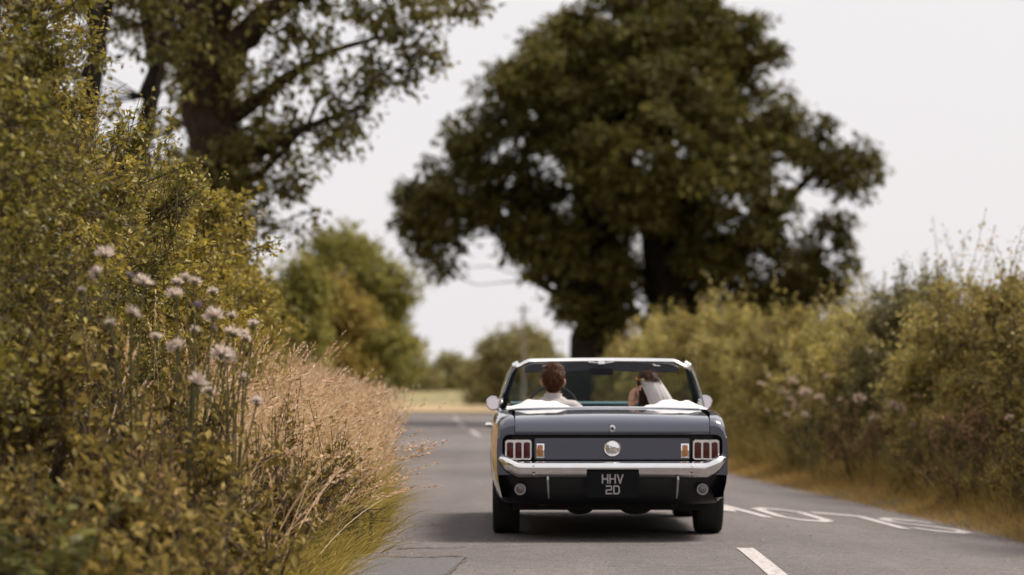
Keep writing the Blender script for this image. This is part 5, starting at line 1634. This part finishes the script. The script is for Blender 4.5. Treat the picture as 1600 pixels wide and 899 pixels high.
hp_ = [('ell', BH(0, -.022, .036), (.080, .098, .088), (0, 0, yaw)), ('ell', BH(0, -.07, -.01), (.070, .055, .075), (0, 0, yaw)),
       ('cap', BH(.062, -.02, -.01), BH(.072, .005, -.16), .030, .034), ('cap', BH(-.062, -.02, -.01), BH(-.066, -.01, -.14), .028, .026), ('cap', BH(.03, -.06, -.03), BH(.04, -.05, -.20), .045, .032), ('cap', BH(-.03, -.06, -.03), BH(-.02, -.05, -.20), .045, .032)]
cap = soft_body('hair_cap', hp_, .008, M['hair_dark'], None, 3)
a1 = obj_arrays(cap)
st_ = hair_strands(rng, bc_ + rt @ Vector((0, -.022, .036)), (.083, .101, .092), 900, .05, yaw, lambda d: (d[:, 2] > -.2) & (d[:, 1] < .7), (0, -.8, -.4), .005)
n = 420
P0 = np.array([BH(*(np.array([.05 + .03 * q, -.035 + .05 * r_, .02])))[:] for q, r_ in rng.uniform(-1, 1, (n, 2))])
bl, _, _ = grass_blades(rng, P0, rng.uniform(.14, .24, n), np.zeros((n, 3)), np.full(n, .005), .4, 4, .2)
bl[0][:, 2] = 2 * (bc_[2] + .02) - bl[0][:, 2]
Vh, Fh = merge([a1, st_, bl])
np_obj('hair', Vh, Fh, M['hair_dark'], bride, smooth=True)
bpy.data.objects.remove(cap)
# veil: pinned at the back of the crown, blown out to the far side
ve = MB(); rows = []
for i in range(25):
    t = i / 24
    row = []
    for j in range(41):
        u = j / 40
        a = R(-150 + 165 * u)
        top = Vector((math.cos(a) * .078, math.sin(a) * .085 - .01, .062 + .018 * math.cos(a * 1.3)))
        base = Vector((.030 + .205 * u, -.075 - .03 * math.sin(math.pi * u), -.20 + .01 * math.sin(u * 9)))
        bow = Vector((.006 * math.sin(math.pi * t) * (u - .1), -.040 * math.sin(math.pi * t * .8), .006 * math.sin(math.pi * t)))
        p = top.lerp(base, t) + bow
        fold = .0035 * t * math.sin(u * 17 + 2 * t) + .002 * t * math.sin(u * 41 + 1)
        row.append(bc_ + Vector((.012, -.012, .0)) + p + Vector((fold * .4, -fold, 0)))
    rows.append(row)
ve.grid(rows); veo = ve.build('veil', M['veil'], bride)
# crown of small flowers
fcrown = empty('flower_crown'); fcrown.parent = bride
rgn = np.random.default_rng(5)
for k in range(22):
    a = 2 * math.pi * k / 22
    c = BH(math.cos(a) * .083, -.015 + math.sin(a) * .098, .060 + .014 * math.sin(a) + rgn.normal(0, .004))
    fl = MB(); nrm = Vector((math.cos(a), math.sin(a), .4)); nrm = (rt @ nrm).normalized(); t1 = nrm.orthogonal().normalized(); t2 = nrm.cross(t1)
    rr = rgn.uniform(.010, .017)
    for q in range(6):
        b = 2 * math.pi * q / 6
        dd = t1 * math.cos(b) + t2 * math.sin(b); ss = nrm.cross(dd)
        fl.add([c, c + dd * rr * .6 + ss * rr * .4 + nrm * .006, c + dd * rr * 1.1 + nrm * .003, c + dd * rr * .6 - ss * rr * .4 + nrm * .006], [(0, 1, 2, 3)])
    fl.lathe([(.0005, .006), (.004, .004), (.005, -.004)], c, 'z', 8)
    fl.build('flower', M['petal_a'] if k % 3 else M['petal_b'], fcrown)
